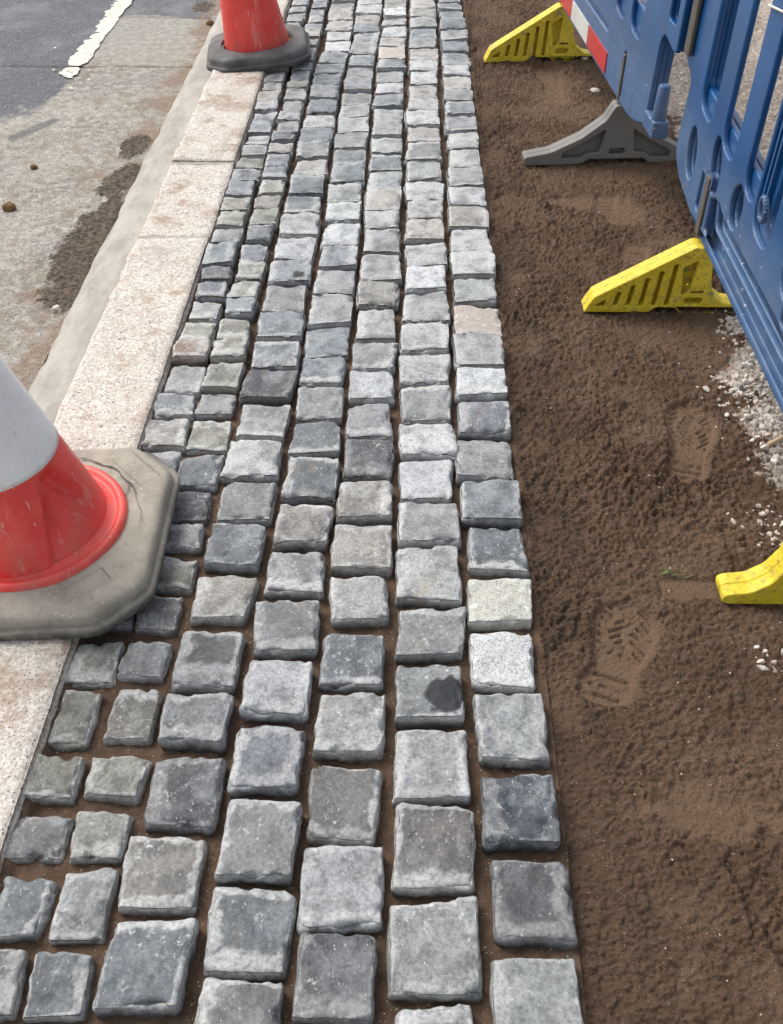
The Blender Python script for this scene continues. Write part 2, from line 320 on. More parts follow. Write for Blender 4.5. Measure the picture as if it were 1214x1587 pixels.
M = dict(sett=mat_sett(), granite=mat_granite_sett(), sand=mat_sand(), bedding=mat_bedding(), kerb=mat_kerb(), road=mat_road(), strip=mat_strip(), paint=mat_paint(),
         red=mat_red(), sleeve=mat_sleeve(), base_tan=mat_base('dusty_rubber', (.25, .225, .18), (.37, .335, .275), True), base_dark=mat_base('black_rubber', (.070, .070, .070), (.15, .147, .14), False),
         blue=mat_blue(), yellow=mat_yellow(), grey=mat_plain('grey_rubber', (.150, .146, .137), .55, .35, (.27, .24, .20), .35, 14),
         dark=mat_plain('dark_rubber', (.075, .07, .06), .75, .25, (.17, .15, .12), .5, 20), white=mat_plain('white_reflective', (.62, .62, .60), .4, .5, (.4, .36, .32), .4),
         redtape=mat_plain('red_reflective', (.52, .03, .035), .35, .5, (.3, .12, .1), .35), mortar=mat_plain('mortar', (.42, .39, .34), .9, .2, (.2, .165, .13), .6, 40),
         stone=mat_plain('pale_stone', (.62, .57, .51), .9, .2, (.30, .23, .17), .6, 40), clod=mat_plain('earth_clod', (.20, .13, .065), .95, .15, (.10, .065, .04), .7, 60),
         grass=mat_plain('grass_blade', (.10, .16, .05), .6, .3), wood=mat_plain('split_wood', (.50, .38, .24), .8, .2, (.3, .2, .12), .4, 40),
         ground=mat_plain('rough_ground', (.33, .28, .23), .95, .2, (.2, .15, .11), .6, 6), twine=mat_plain('pale_twine', (.62, .60, .52), .9, .2))

# ------------------------------------------------------------------ ground, road, kerb, sand
def grid(xs, ys):
    X, Y = np.meshgrid(xs, ys); nx, ny = len(xs), len(ys)
    i = np.arange(nx * ny).reshape(ny, nx); F = np.stack([i[:-1, :-1], i[:-1, 1:], i[1:, 1:], i[1:, :-1]], -1).reshape(-1, 4)
    return X.ravel(), Y.ravel(), F
def spaced(a, b, d0, k, ref=0.4):
    out = [a]
    while out[-1] < b: out.append(out[-1] + d0 + k * max(0, out[-1] - ref))
    return np.array(out)

tag(mesh_obj('ground', [(-60, -60, -.16), (60, -60, -.16), (60, 600, -.16), (-60, 600, -.16)], [(0, 1, 2, 3)], M['ground'], smooth=False), kind='structure')

ZR = -.062
def seg_d(X, Y, a, b):
    a, b = np.array(a[:2]), np.array(b[:2]); d = b - a; t = np.clip(((X - a[0]) * d[0] + (Y - a[1]) * d[1]) / (d @ d), 0, 1)
    return np.hypot(X - a[0] - t * d[0], Y - a[1] - t * d[1])
xs = np.concatenate([-spaced(.840, 2.1, .0042, .0, 1)[::-1]]); xs = np.concatenate([[-30, -12, -6, -4, -3, -2.5], xs]); xs[-1] = -.840
ys = np.concatenate([[-20, -5, -1, 0, .5, .9], spaced(1.15, 5.6, .0045, .0018, 1.2), [6.2, 7, 9, 14, 30, 60]])
X, Y, F = grid(xs, ys)
wob = .03 * pn(X, Y, .25, 3) + .014 * pn(X, Y, .07, 8)
xr = lambda px, py: G(px, py, ZR)
jy = xr(150, 103)[1] + .02 * (X + 1.3)
line_x0, line_x1 = xr(137, 59)[0], xr(164, 59)[0]
# asphalt: left of the line, its worn lower edge running diagonally
a0, a1, a2 = xr(-40, 205), xr(60, 165), xr(150, 108)
edge_y = np.interp(X, [a0[0] - .6, a0[0], a1[0], a2[0], a2[0] + .1], [a0[1] - .35, a0[1], a1[1], a2[1], a2[1] + .6])
asph = sstep(-.30, .26, Y - edge_y + wob * 2) * sstep(.05, -.05, X - (line_x1 - .01))
asph = np.maximum(asph, sstep(-.03, .03, Y - xr(230, 27)[1] + wob) * .8 * sstep(-.80, -.9, X + wob))
slab = sstep(-.02, .02, Y - jy + wob * .2) * sstep(.03, -.03, Y - xr(230, 27)[1] + wob) * sstep(-.02, .02, X - line_x1 + .02) * sstep(-.84, -.92, X + wob * 2)
wet = np.zeros(X.shape)
for (px, py, r, st) in [(208, 228, .045, 1.7), (200, 275, .05, 1.6), (178, 292, .05, 1.6), (158, 345, .075, 1.7), (132, 390, .085, 1.6), (120, 425, .08, 1.4), (105, 458, .065, 1.2), (170, 325, .05, 1.3), (315, 12, .05, 1.6)]:
    c = xr(px, py); wet = np.maximum(wet, sstep(1.5, .5, np.hypot((X - c[0]) / r, (Y - c[1]) / (r * st)) + wob * 9))
dust = sstep(.22, .0, -.840 - X + wob * 3) * (.75 + .6 * pn(X, Y, .14, 5))
for (px, py, r) in [(100, 335, .06), (150, 100, .09), (150, 155, .05), (230, 190, .06), (60, 560, .10), (30, 520, .08), (20, 300, .04), (140, 270, .05)]:
    c = xr(px, py); dust = np.maximum(dust, .5 * sstep(1.7, .2, np.hypot((X - c[0]) / r, (Y - c[1]) / (r * 1.3)) + wob * 10))
tyre = sstep(.035, .005, seg_d(X, Y, xr(20, 215), xr(85, 187)) + wob * .3) * .9
tyre = np.maximum(tyre, .45 * sstep(.03, .0, seg_d(X, Y, xr(-20, 268), xr(45, 245)) + wob * .3))
crack = sstep(.009, .002, np.abs(Y - jy + wob * .25)) * sstep(-1.65, -1.5, X) * .9
crack = np.maximum(crack, .8 * sstep(.008, .002, np.abs(Y - xr(230, 27)[1] + wob * .3)) * (X > line_x1))
z = ZR + .004 * pn(X, Y, .3) + .0016 * pn(X, Y, .03, 2) + .0009 * pn(X, Y, .012, 4)
cl, _ = cells(X, Y, .018); z += (wet > .4) * (.006 * np.abs(pn(X, Y, .03, 7)) + .004 * (1 - np.clip(cl * 1.4, 0, 1))) + dust * .0025 * np.abs(pn(X, Y, .015, 11))
z -= crack * .006
tag(mesh_obj('road', np.stack([X, Y, z], 1), F, M['road'], attrs=dict(asphalt=asph, slab=slab, wet=np.clip(wet, 0, 1), dust=np.clip(dust, 0, 1), tyre=tyre, crack=crack)), kind='structure')

# worn white edge line: ragged thermoplastic sheet on the asphalt
mb = MB()
def ragged(y0, y1, seed, taper0=0.0):
    r = np.random.RandomState(seed); n = max(6, int((y1 - y0) / .012)); L, Rr = [], []
    wa = wb = 0.0
    for i in range(n + 1):
        yy = y0 + (y1 - y0) * i / n; e = min(i, n - i) / 3.0; wa = .72 * wa + .006 * r.randn(); wb = .6 * wb + .0028 * r.randn()
        w0 = line_x0 + wa + (.018 if r.rand() < .10 else 0) + max(0, 1 - e) * .02; w1 = line_x1 + wb - max(0, 1 - e) * .015
        L.append((w0, yy + .004 * r.randn(), ZR + .0042)); Rr.append((max(w1, w0 + .02), yy + .004 * r.randn(), ZR + .0042))
    mb.add(L + Rr, [(i, n + 1 + i, n + 2 + i, i + 1) for i in range(n)])
jl = xr(130, 104)[1]
ragged(xr(110, 122)[1], jl - .012, 1); ragged(jl + .010, 6.2, 2)
for k in range(16):
    c = xr(random.gauss(132, 24), random.gauss(122, 18)); s = random.uniform(.002, .006); a = random.random() * 6
    mb.add([(c[0] + s * math.cos(a + t) * random.uniform(.6, 1.6), c[1] + s * 1.4 * math.sin(a + t), ZR + .007) for t in (0, 1.3, 2.7, 4.2, 5.2)], [(0, 1, 2, 3, 4)])
tag(mb.build('road_marking', M['paint']), kind='structure')

# concrete haunch strip along the road side of the kerb
xs = np.linspace(-.848, -.715, 30); ys = np.concatenate([[-2, 0, .6], spaced(1.0, 5.6, .008, .003), [8, 14]]); X, Y, F = grid(xs, ys)
wv = .010 * pn(np.zeros_like(Y), Y, .22, 5) + .004 * pn(np.zeros_like(Y), Y, .06, 6); t = (X + .848) / .133
X2 = X + wv * (1 - t); z = ZR + .004 + .016 * sstep(0, .35, t) + .012 * t + .003 * pn(X, Y, .08, 2) + .001 * pn(X, Y, .02, 3) - .03 * sstep(.05, 0, t)
tag(mesh_obj('gutter', np.stack([X2, Y, z], 1), F, M['strip']), kind='structure')

def rounded_block(hx, hy, H, r, nx, ny, nz):
    """open-bottomed box with rounded edges: vertices, quads; top at z=0"""
    V = []; idx = {}; Fq = []
    def vid(x, y, zz):
        key = (round(x, 6), round(y, 6), round(zz, 6))
        if key not in idx: idx[key] = len(V); V.append((x, y, zz))
        return idx[key]
    def lin(h, n):                        # denser near the edges
        t = np.linspace(-1, 1, n + 1); s = np.sign(t) * (1 - (1 - np.abs(t)) ** 1.35); return s * h
    ux, uy = lin(hx, nx), lin(hy, ny); uz = -H * (np.linspace(0, 1, nz + 1) ** 1.25)
    def face(P):
        for i in range(len(P) - 1):
            for j in range(len(P[0]) - 1): Fq.append((vid(*P[i][j]), vid(*P[i + 1][j]), vid(*P[i + 1][j + 1]), vid(*P[i][j + 1])))
    face([[(x, y, 0.0) for y in uy] for x in ux])
    face([[(x, -hy, zz) for x in ux] for zz in uz][::-1]) ; face([[(x, hy, zz) for x in ux[::-1]] for zz in uz][::-1])
    face([[(-hx, y, zz) for y in uy[::-1]] for zz in uz][::-1]); face([[(hx, y, zz) for y in uy] for zz in uz][::-1])
    V = np.array(V); inner = np.stack([np.clip(V[:, 0], -hx + r, hx - r), np.clip(V[:, 1], -hy + r, hy - r), np.minimum(V[:, 2], -r)], 1)
    d = V - inner; L = np.linalg.norm(d, axis=1); k = L > 1e-9; N = np.zeros_like(V); N[:, 2] = 1; N[k] = d[k] / L[k, None]
    P = V.copy(); P[k] = inner[k] + N[k] * r
    return P, Fq, N, V

ks = [(.46, -.45), (1.415, .46), (2.325, 1.415), (2.80, 2.325), (3.66, 2.80), (5.30, 3.66)]
klab = ['pale granite kerb stone at the near left corner below the near cone', None, 'long pale granite kerb stone with a brown smudge, behind the near cone',
        'short stained granite kerb stone, the shortest in the kerb', 'pale pinkish granite kerb stone running under the front of the far cone', 'pale granite kerb stone right behind the far cone', None]
for i, (y1, y0) in enumerate(ks):
    if i in (0, 6): pass
    L = y1 - y0 - .005; cx, cy = -.626, (y0 + y1) / 2
    P, Fq, N, B = rounded_block(.0985, L / 2, .16, .014, 26, max(30, int(L / .009)), 8)
    w3 = np.stack([P[:, 0] + cx, P[:, 1] + cy, P[:, 2] + 9 * i], 1)
    d = .0035 * perlin(w3 / .12) + .0018 * perlin(w3 / .035) + .0009 * perlin(w3 / .012); ed = np.minimum(.095 - np.abs(B[:, 0]), L / 2 - np.abs(B[:, 1]))
    d -= sstep(.02, 0, ed) * .004 * np.abs(perlin(w3 / .05 + 5)) * (B[:, 2] > -.02)
    P = P + N * d[:, None]
    dirt = sstep(-.03, -.06, P[:, 2]) * .6
    o = mesh_obj('kerb_stone', P, Fq, M['kerb'], attrs=dict(dirt=dirt), loc=(cx, cy, .006 + [0, 0, 0, -.006, .002, 0, 0][i]))
    lab = klab[i] or ('pale granite kerb stone under and in front of the near cone' if i == 1 else 'pale granite kerb stone at the top edge, furthest from the near cone')
    if i == 0: lab = 'pale granite kerb stone mostly outside the frame, in front of the near cone stone'
    tag(o, lab, 'kerb stone', 'granite kerb stones along the road')
mb = MB()
for y1, y0 in ks: mb.box((-.718, y1 - .010, -.12), (-.534, y1 + .010, -.001))
tag(mb.build('kerb_mortar', M['mortar']), kind='structure')

# bedding sand under and between the setts
xs = np.arange(-.545, .228, .0045); ys = spaced(.28, 5.6, .0038, .0022); X, Y, F = grid(xs, ys)
z = -.027 + .014 * sstep(-.512, -.527, X) + .004 * pn(X, Y, .06) + .0022 * pn(X, Y, .016, 3) + .0012 * pn(X, Y, .008, 6) - .003 * sstep(1.0, 1.9, Y)
tag(mesh_obj('sand', np.stack([X, Y, z], 1), F, M['bedding']), kind='structure')

# loose damp sand bed right of the setts, with foot prints and the impression of a barrier foot
xs = np.concatenate([np.arange(.212, .80, .0021), spaced(.80, 2.2, .004, .014, .80), [2.6, 3.2, 4.5, 7, 14]])
ys = np.concatenate([[-3, -1, 0, .15], spaced(.32, 5.6, .0017, .0015), [6, 6.6, 8, 12, 25]]); X, Y, F = grid(xs, ys)
smooth = np.zeros(X.shape); dz = np.zeros(X.shape)
big = pn(X, Y, .30, 1)
comp = sstep(.05, .5, pn(X, Y, .20, 21) + .40 * pn(X, Y, .06, 22) + .25 * pn(X, Y, .025, 23) + .25 * sstep(.75, .40, Y) * sstep(.28, .42, X)) * .75        # trodden, smoother areas
wx_, wy_ = .007 * pn(X, Y, .02, 31), .007 * pn(X, Y, .02, 32)
c1, h1 = cells(X + wx_, Y + wy_, .019); c2, h2 = cells((X + wx_ * .5) * .72, Y + wy_ * .5, .0092, 5); c3, h3 = cells(X + wx_, Y + wy_, .036, 9); c4, h4 = cells(X * .8 + wx_ * .4, Y + wy_ * .4, .0058, 13)
def dome(c, k): return np.sqrt(np.clip(1 - (c * k) ** 2, 0, 1))
clump = np.clip(.55 + .9 * pn(X, Y, .09, 44) + .5 * pn(X, Y, .035, 45), .12, 1.25)
rough = (.0052 * dome(c1, 1.5) * (h1 > .35) * (.5 + h1) * clump + .0058 * dome(c2, 1.45) * (.3 + h2) * .95 + .0042 * dome(c4, 1.4) * (.2 + h4) + .0050 * dome(c3, 2.1) * (h3 > .84)
         + .0050 * np.abs(pn(X, Y, .030, 41)) + .0045 * np.abs(pn(X, Y, .013, 42)) + .0012 * pn(X, Y, .0055, 43)) * 1.05
for (px, py, rx, ry) in [(860, 130, .05, .16), (960, 320, .06, .09), (900, 310, .10, .05), (1000, 200, .10, .08), (1075, 905, .065, .03), (1060, 270, .05, .05), (1000, 260, .12, .05), (900, 60, .06, .2), (1100, 1250, .09, .05), (1150, 570, .05, .04)]:
    c = G(px, py, -.01); smooth = np.maximum(smooth, .8 * sstep(1.25, .45, np.hypot((X - c[0]) / rx, (Y - c[1]) / ry) + .7 * pn(X, Y, .06, 51) + .35 * pn(X, Y, .02, 52)))
def footprint(toe, heel, wd, depth, bars_dir=1, strength=1.0, part='all'):
    global dz, smooth
    t, h = np.array(toe[:2]), np.array(heel[:2]); ax = t - h; L = np.linalg.norm(ax); ax /= L; sx = np.array([ax[1], -ax[0]])
    u = ((X - h[0]) * ax[0] + (Y - h[1]) * ax[1]) / L; v = ((X - h[0]) * sx[0] + (Y - h[1]) * sx[1])
    hw = wd / 2 * np.interp(u, [-.02, .06, .16, .38, .60, .78, .92, 1.02], [0.02, .66, .74, .62, .92, 1.0, .78, .02]); off = .10 * wd * np.sin(np.clip(u, 0, 1) * 3.1)
    m = sstep(.012, -.006, np.abs(v - off) - hw) * (u > -.05) * (u < 1.05)
    if part == 'heel': m = m * sstep(.42, .34, u)
    tread_heel = sstep(.45, .85, np.cos(u * L / .0200 * 2 * math.pi)) * (u < .30) * (np.abs(v - off) < hw * .78)
    uu = u + bars_dir * .05 * np.sin(v / wd * 9) + .012 * pn(X, Y, .03, 61)
    tread_toe = sstep(.1, .7, np.cos(uu * L / .0165 * 2 * math.pi)) * (u > .46) * (np.abs(v - off) < hw * .85) * sstep(-.55, -.2, np.cos(v / .017 * math.pi + 1.2 * np.sin(u * 20)))
    rim = np.exp(-((np.abs(v - off) - hw - .008) / .009) ** 2) * (u > -.06) * (u < 1.04) * (1 if part == 'all' else (u < .4))
    brk = sstep(-.75, -.1, pn(X, Y, .045, 63) + .5 * pn(X, Y, .018, 64)); dz += strength * (-m * depth + m * -.0062 * (tread_heel + tread_toe) * brk + .0015 * rim); smooth = np.maximum(smooth, m * (.72 + .27 * brk))
footprint(G(1068, 622, -.01), G(1062, 742, -.01), .098, .004)
footprint(G(975, 930, -.01), G(928, 1085, -.01), .105, .003, -1, .95)
footprint(G(985, 330, -.01), G(975, 385, -.01) + [0, -.06, 0], .095, .004, 1, .8, 'heel')
footprint(G(945, 300, -.01) + [0, .2, 0], G(940, 325, -.01), .085, .005, 1, .7, 'heel')
footprint(G(842, 95, -.01), G(858, 140, -.01), .095, .006, 1, .6)
footprint(G(1110, 490, -.01) + [.1, .15, 0], G(1112, 520, -.01), .085, .005, 1, .7, 'heel')
c = G(1080, 905, -.01); box = sstep(.008, -.004, np.maximum(np.abs(X - c[0]) - .062, np.abs(Y - c[1]) - .022)); dz -= .004 * box; smooth = np.maximum(smooth, box)
rut = seg_d(X, Y, G(1130, 1330, -.01), G(1240, 1520, -.01)); dz -= .006 * sstep(.012, 0, rut + .006 * pn(X, Y, .05, 5)); dz += .004 * np.exp(-((rut - .016) / .01) ** 2)
sm = np.clip(np.maximum(smooth, comp * .62), 0, 1)
lip = sstep(.012, .0, X - .214 - .004 * pn(X, Y, .08, 77))                                     # smooth lip against the last row of setts
slope = sstep(.075, .0, X - .222)
z = -.024 + .0022 * np.abs(pn(X, Y, .0085, 46)) * (1 - .35 * smooth) + .0016 * dome(c4, 1.4) * h4 * (1 - .6 * smooth) + .008 * big * sstep(.25, .4, X) + rough * (1 - .88 * sm) * (1 - lip) * (.95 + .4 * pn(X, Y, .12, 71)) * np.interp(Y, [.4, .8, 1.25], [.50, .70, 1.0]) * (.72 + .5 * sstep(-.3, .5, pn(X, Y, .33, 111))) + dz - .012 * slope + .009 * lip
xg = np.interp(Y, [1.2, 1.5, 1.85, 2.1, 3.0], [.72, .68, .72, .84, .84]); grav = sstep(-.04, .06, X - xg + .07 * pn(X, Y, .14, 81) + .03 * pn(X, Y, .04, 82)) * (.45 + .55 * sstep(1.0, 1.5, Y)); grav = np.where(X > .88, np.maximum(grav, .62), grav) * sstep(.55, 1.15, Y + .3 * (X > 1.0))
z += grav * (.006 * (1 - np.clip(c1 * 1.3, 0, 1)) + .004 * pn(X, Y, .05, 91))
far_floor = np.where((X > 2.3) | (Y < .2) | (Y > 5.8), -.02, z); z = far_floor
SANDV = (X, Y, z)
tag(mesh_obj('sand', np.stack([X, Y, z], 1), F, M['sand'], attrs=dict(smooth=np.maximum(sm, lip * .7), gravel=np.clip(grav, 0, 1), damp=sstep(.40, .24, X + .05 * pn(X, Y, .1, 99)) * (1 - lip))), kind='structure')
NXs, XS, YS, ZS = len(xs), xs, ys, z.reshape(len(ys), len(xs))
def sand_z(x, y): return ZS[min(len(YS) - 1, np.searchsorted(YS, y)), min(NXs - 1, np.searchsorted(XS, x))]

# ------------------------------------------------------------------ setts
SH = dict(b=(.158, .176, .190), g=(.235, .243, .243), l=(.36, .365, .36), w=(.45, .465, .475), o=(.225, .225, .185), d=(.080, .084, .090), t=(.295, .28, .255), p=(.40, .335, .285), r=(.25, .185, .135), s=(.52, .53, .53), y=(.50, .49, .42), k=(.042, .056, .078), m=(.17, .165, .155))
WORD = dict(b='blue-grey', g='grey', l='light grey', w='chalky white', o='olive grey', d='dark grey', t='warm grey', p='pinkish', r='rust-stained', s='white speckled granite', y='yellowish white granite', k='dark slate blue', m='brown-grey')
CEN = {
 1: [(18, 462, 24), (150, 417, 29), (220, 400, 34), (310, 369, 40), (340, 361, 40), (425, 336, 44), (485, 319.5, 44), (550, 297, 48), (585, 288, 50), (630, 271, 56), (672, 257, 58), (725, 243, 57)],
 2: [(25, 491, 25), (130, 461, 31), (150, 457, 33), (197, 444, 35), (240, 430.5, 37), (270, 426, 37), (310, 414, 40), (340, 408, 41), (390, 393.5, 41), (425, 386, 42), (480, 371, 47), (545, 353, 52), (580, 345, 54), (627, 332, 57), (670, 320, 59), (730, 306, 64), (785, 293, 66), (835, 278, 68), (895, 262, 70)],
 3: [(10, 530, 36), (70, 523, 38), (105, 511, 43), (145, 503, 42), (210, 490, 49), (260, 480.6, 52), (320, 469, 54), (385, 457, 59), (460, 441, 64), (505, 433, 65), (550, 427, 66), (610, 414, 74), (655, 406.6, 76), (715, 392, 84), (780, 383.5, 85), (850, 369, 89)],
 4: [(15, 571, 37), (60, 567, 38), (105, 558, 41), (150, 552.5, 44), (220, 544, 48), (330, 531, 54), (405, 523, 58), (440, 518, 62), (480, 511, 66), (525, 507, 66), (570, 500, 69), (625, 495.5, 71), (680, 488, 77), (745, 481, 80), (820, 470, 84)],
 5: [(35, 611, 36), (85, 607, 41), (135, 604, 41), (215, 599, 48), (285, 595, 51), (340, 591, 52), (375, 591, 56), (450, 586, 59), (500, 582, 58), (545, 580.5, 65), (590, 578, 67), (645, 573.5, 70), (705, 571, 74), (775, 566.5, 82), (845, 561.6, 89)],
 6: [(15, 655, 38), (60, 656, 42), (105, 657, 43), (145, 656, 46), (230, 657, 51), (270, 657.6, 56), (330, 659, 57), (395, 660, 62), (430, 660, 63), (520, 659, 72), (625, 660, 77), (730, 662, 83), (805, 664, 89)],
 7: [(20, 699, 36), (75, 706, 41), (155, 712, 45), (240, 719, 48), (300, 724, 58), (370, 729, 62), (440, 735.6, 65), (540, 743, 75), (640, 750.7, 78), (710, 754, 85), (770, 761, 88), (840, 769, 87)]}
FAR = {
 1: '-26g -14g -2g 10g 20g 33g 97g 110g 129g 142t 159.5g 174b 192.5b 209g 226g 243.5o 263b 284b 306o 329o 357g 381b 412.5d 439b 470l 501o 535r 566g 611b 650t 700b END 757',
 2: '-34g -21b -8b 5b 15b 26g 37g 49t 61g 73g 85g 98g 110b 125o 138g 155g 171g 188g 206b 222.5t 240b 261b 279o 301t 324o 352b 377b 407o 437o 466b 494.5o 530o 562o 607g 646o 698b 760d 813g 861o END 922',
 3: '-36l -23t -10g 4g 17t 32t 48l 63w 80b 99b 114b 132g 153b 176l 197b 221g 246t 272b 304b 333g 367.5w 403.5b 441g 486b 528.5b 577d 627g 685l 748g END 815',
 4: '-34g -21t -8l 7l 21t 36b 51b 67g 84b 101g 120g 140.6g 161g 183.5l 206g 230b 256b 283g 313.5w 345w 383b 418g 456g 504b 552b 599g 656b 711b END 782',
 5: '-29l -16g -2t 12w 26g 39.5w 56t 72p 89.5b 108g 127l 145.5b 164l 188g 212l 238b 263g 295t 328l 358g 396g 436t 477l 526.5g 574w 625g 682d 746t END 813',
 6: '-31l -18g -5t 12t 26g 42b 57g 74t 91l 110l 130t 152l 173.5l 196t 220g 249g 280l 308l 340t 373l 413w 453l 500l 546.5l 597g 654w 711w 776l END 850',
 7: '-26g -11b 3b 15b 30b 46g 62b 79b 98l 115t 136g 154b 179g 204l 229l 256g 287l 318t 352l 390l 428g 469.5p 516l 569w 616b 677g 743b 812b END 888'}
NEAR = {   # left, top, right, bottom in the photograph, shade
 1: [(150, 925, 212, 985, 'd'), (99, 997, 189, 1074, 'o'), (70, 1073, 158, 1174, 'o'), (36, 1179, 132, 1258, 'o'), (-2, 1266, 107, 1353, 'g'), (-18, 1364, 79, 1473, 'b'), (-62, 1479, 43, 1592, 'm')],
 2: [(205, 922, 288, 993, 'm'), (185, 995, 267, 1067, 'g'), (160, 1070, 249, 1165, 'o'), (125, 1174, 228, 1252, 'o'), (101, 1262, 205, 1351, 'o'), (77, 1354, 181, 1471, 'g'), (33, 1480, 148, 1597, 'b')],
 3: [(321, 816, 414, 893, 'b'), (295, 893, 397, 977, 't'), (268, 979, 382, 1078, 'g'), (245, 1084, 364, 1173, 'g'), (225, 1180, 350, 1299, 'd'), (185, 1297, 324, 1430, 't'), (152, 1432, 304, 1588, 'b')],
 4: [(425, 783, 515, 855, 't'), (411, 857, 507, 933, 'g'), (390, 934, 499, 1027, 'g'), (377, 1027, 490, 1127, 'w'), (358, 1129, 477, 1245, 'b'), (332, 1246, 469, 1377, 'g'), (318, 1381, 455, 1523, 'b'), (298, 1532, 440, 1660, 'g')],
 5: [(515, 814, 608, 893, 't'), (507, 894, 606, 979, 'l'), (497, 980, 601, 1077, 'b'), (490, 1080, 598, 1184, 'l'), (477, 1187, 595, 1311, 'm'), (464, 1313, 596, 1450, 'w'), (459, 1451, 585, 1595, 'd')],
 6: [(614, 851, 712, 941, 'l'), (613, 941, 718, 1030, 'g'), (613, 1028, 719, 1128, 'g'), (610, 1131, 727, 1249, 'l'), (606, 1250, 735, 1388, 'm'), (604, 1392, 746, 1552, 'g'), (612, 1557, 741, 1690, 'g')],
 7: [(721, 889, 826, 974, 'y'), (726, 975, 830, 1072, 's'), (732, 1072, 848, 1188, 'g'), (744, 1194, 865, 1317, 'k'), (758, 1325, 885, 1464, 'd'), (756, 1477, 903, 1640, 'g')]}
ROW = {1: 'the row touching the kerb', 2: 'the second row from the kerb', 3: 'the third row from the kerb', 4: 'the middle row', 5: 'the third row from the sand', 6: 'the second row from the sand', 7: 'the row edging the sand'}
SPECIAL = {(6, 3): 'grey sett with a big round black blotch on its top', (3, 3): 'grey sett with a dark square patch on its top', (7, 2): 'white speckled granite sett in the row edging the sand',
           (7, 1): 'yellowish white granite sett just behind the white speckled granite one', (7, 4): 'dark slate blue sett in the row edging the sand', (7, 5): 'dark grey sett with white veins, just in front of the slate blue one'}
ORD = 'nearest second third fourth fifth sixth seventh eighth ninth tenth eleventh twelfth thirteenth fourteenth fifteenth sixteenth seventeenth eighteenth nineteenth twentieth'.split()
def ordinal(n):
    if n <= 20: return ORD[n - 1]
    t = {2: 'twenty', 3: 'thirty', 4: 'forty'}
    if n % 10 == 0: return {30: 'thirtieth', 40: 'fortieth'}[n]
    return t[n // 10] + '-' + ('first' if n % 10 == 1 else ORD[n % 10 - 1])
sett_no = 0
def make_sett(cx, cy, wx, ly, ztop, shade, detail, skew, label, stain=None):
    global sett_no; sett_no += 1; r = np.random.RandomState(1000 + sett_no)
    hx, hy = wx / 2, ly / 2; rad = r.uniform(.0035, .0075); H = .075
    n = detail; P, Fq, N, B = rounded_block(hx, hy, H, rad, n, n, max(5, n // 3))
    off = r.rand(3) * 50; q = P + off
    ed = np.minimum(hx - np.abs(B[:, 0]), hy - np.abs(B[:, 1])); topm = sstep(-.012, -.002, P[:, 2])
    side = 1 - sstep(.0, .012, ed)
    d = .0026 * perlin(q / .055) + .0012 * perlin(q / .016) + .0006 * perlin(q / .0075)
    d += side * (.0030 * perlin(q / .042 + 7) + .0010 * perlin(q / .013 + 3) + .0022 * sstep(0, -.02, P[:, 2]) * np.abs(perlin(q / .02 + 17)))
    chip = sstep(.014, .0, ed) * topm * np.clip(perlin(q / .026 + 11) - .12, 0, 1); d -= chip * .014
    P = P + N * d[:, None]
    # plan outline: slightly out of square, wavy edges, worn rounded crown
    j = r.randn(8) * .0015
    sx = P[:, 0] / hx; sy = P[:, 1] / hy
    P[:, 0] += (j[0] * (1 - sx) * (1 - sy) + j[1] * (1 + sx) * (1 - sy) + j[2] * (1 - sx) * (1 + sy) + j[3] * (1 + sx) * (1 + sy)) / 2
    P[:, 1] += (j[4] * (1 - sx) * (1 - sy) + j[5] * (1 + sx) * (1 - sy) + j[6] * (1 - sx) * (1 + sy) + j[7] * (1 + sx) * (1 + sy)) / 2 + skew * P[:, 0]
    for _ in range(r.randint(0, 3)):      # a knocked-off corner or spalled edge
        a = r.uniform(0, 2 * math.pi); nx_, ny_ = math.cos(a), math.sin(a); dist = (abs(nx_) * hx + abs(ny_) * hy) * r.uniform(.86, .96)
        over = np.maximum(0, P[:, 0] * nx_ + P[:, 1] * ny_ - dist) * sstep(-.03, .0, P[:, 2]); P[:, 2] -= over * r.uniform(.5, 1.1); P[:, 0] -= nx_ * over * .35; P[:, 1] -= ny_ * over * .35
    for _ in range(r.randint(2, 7)):      # small concave spalls along the arrises
        sd = r.randint(4); t0 = r.uniform(-1, 1); Ls = r.uniform(.007, .022); ws = r.uniform(.003, .010)
        along, ds = ((B[:, 1] - t0 * hy), (hx - B[:, 0] if sd == 0 else hx + B[:, 0])) if sd < 2 else ((B[:, 0] - t0 * hx), (hy - B[:, 1] if sd == 2 else hy + B[:, 1]))
        ov = np.maximum(0, ws * (1 - (along / Ls) ** 2) + .0015 * perlin(q / .008 + 71) - ds) * sstep(-.03, -.001, P[:, 2] + .004); P[:, 2] -= ov * r.uniform(.6, 1.2)
    if r.rand() < .45:                    # riven, stepped cleft surface
        P[:, 2] += topm * r.uniform(.0006, .0016) * np.tanh(perlin(q / r.uniform(.028, .055) + 91) * 9)
    crown = r.uniform(.0002, .0012); P[:, 2] -= crown * (sx ** 2 + sy ** 2) * topm
    tx, ty = r.randn(2) * .026; P[:, 2] += tx * P[:, 0] + ty * P[:, 1]
    taper = 1 - .10 * sstep(-.015, -H, P[:, 2]); P[:, 0] *= taper; P[:, 1] *= taper
    nz_ = .010 * perlin(q / .022 + 31) + .004 * perlin(q / .007); edge = np.zeros(len(P))
    for dist_ in (hx - B[:, 0], hx + B[:, 0], hy - B[:, 1], hy + B[:, 1]):
        wid = r.choice([.0035, .005, .006, .008, .012, .018, .026]); edge = np.maximum(edge, sstep(wid, wid * .7, dist_ + nz_ * min(1, wid / .012)) * r.uniform(.35, 1))
    edge *= sstep(-.030, -.002, P[:, 2]) * (.4 if shade in 'dk' else .9)
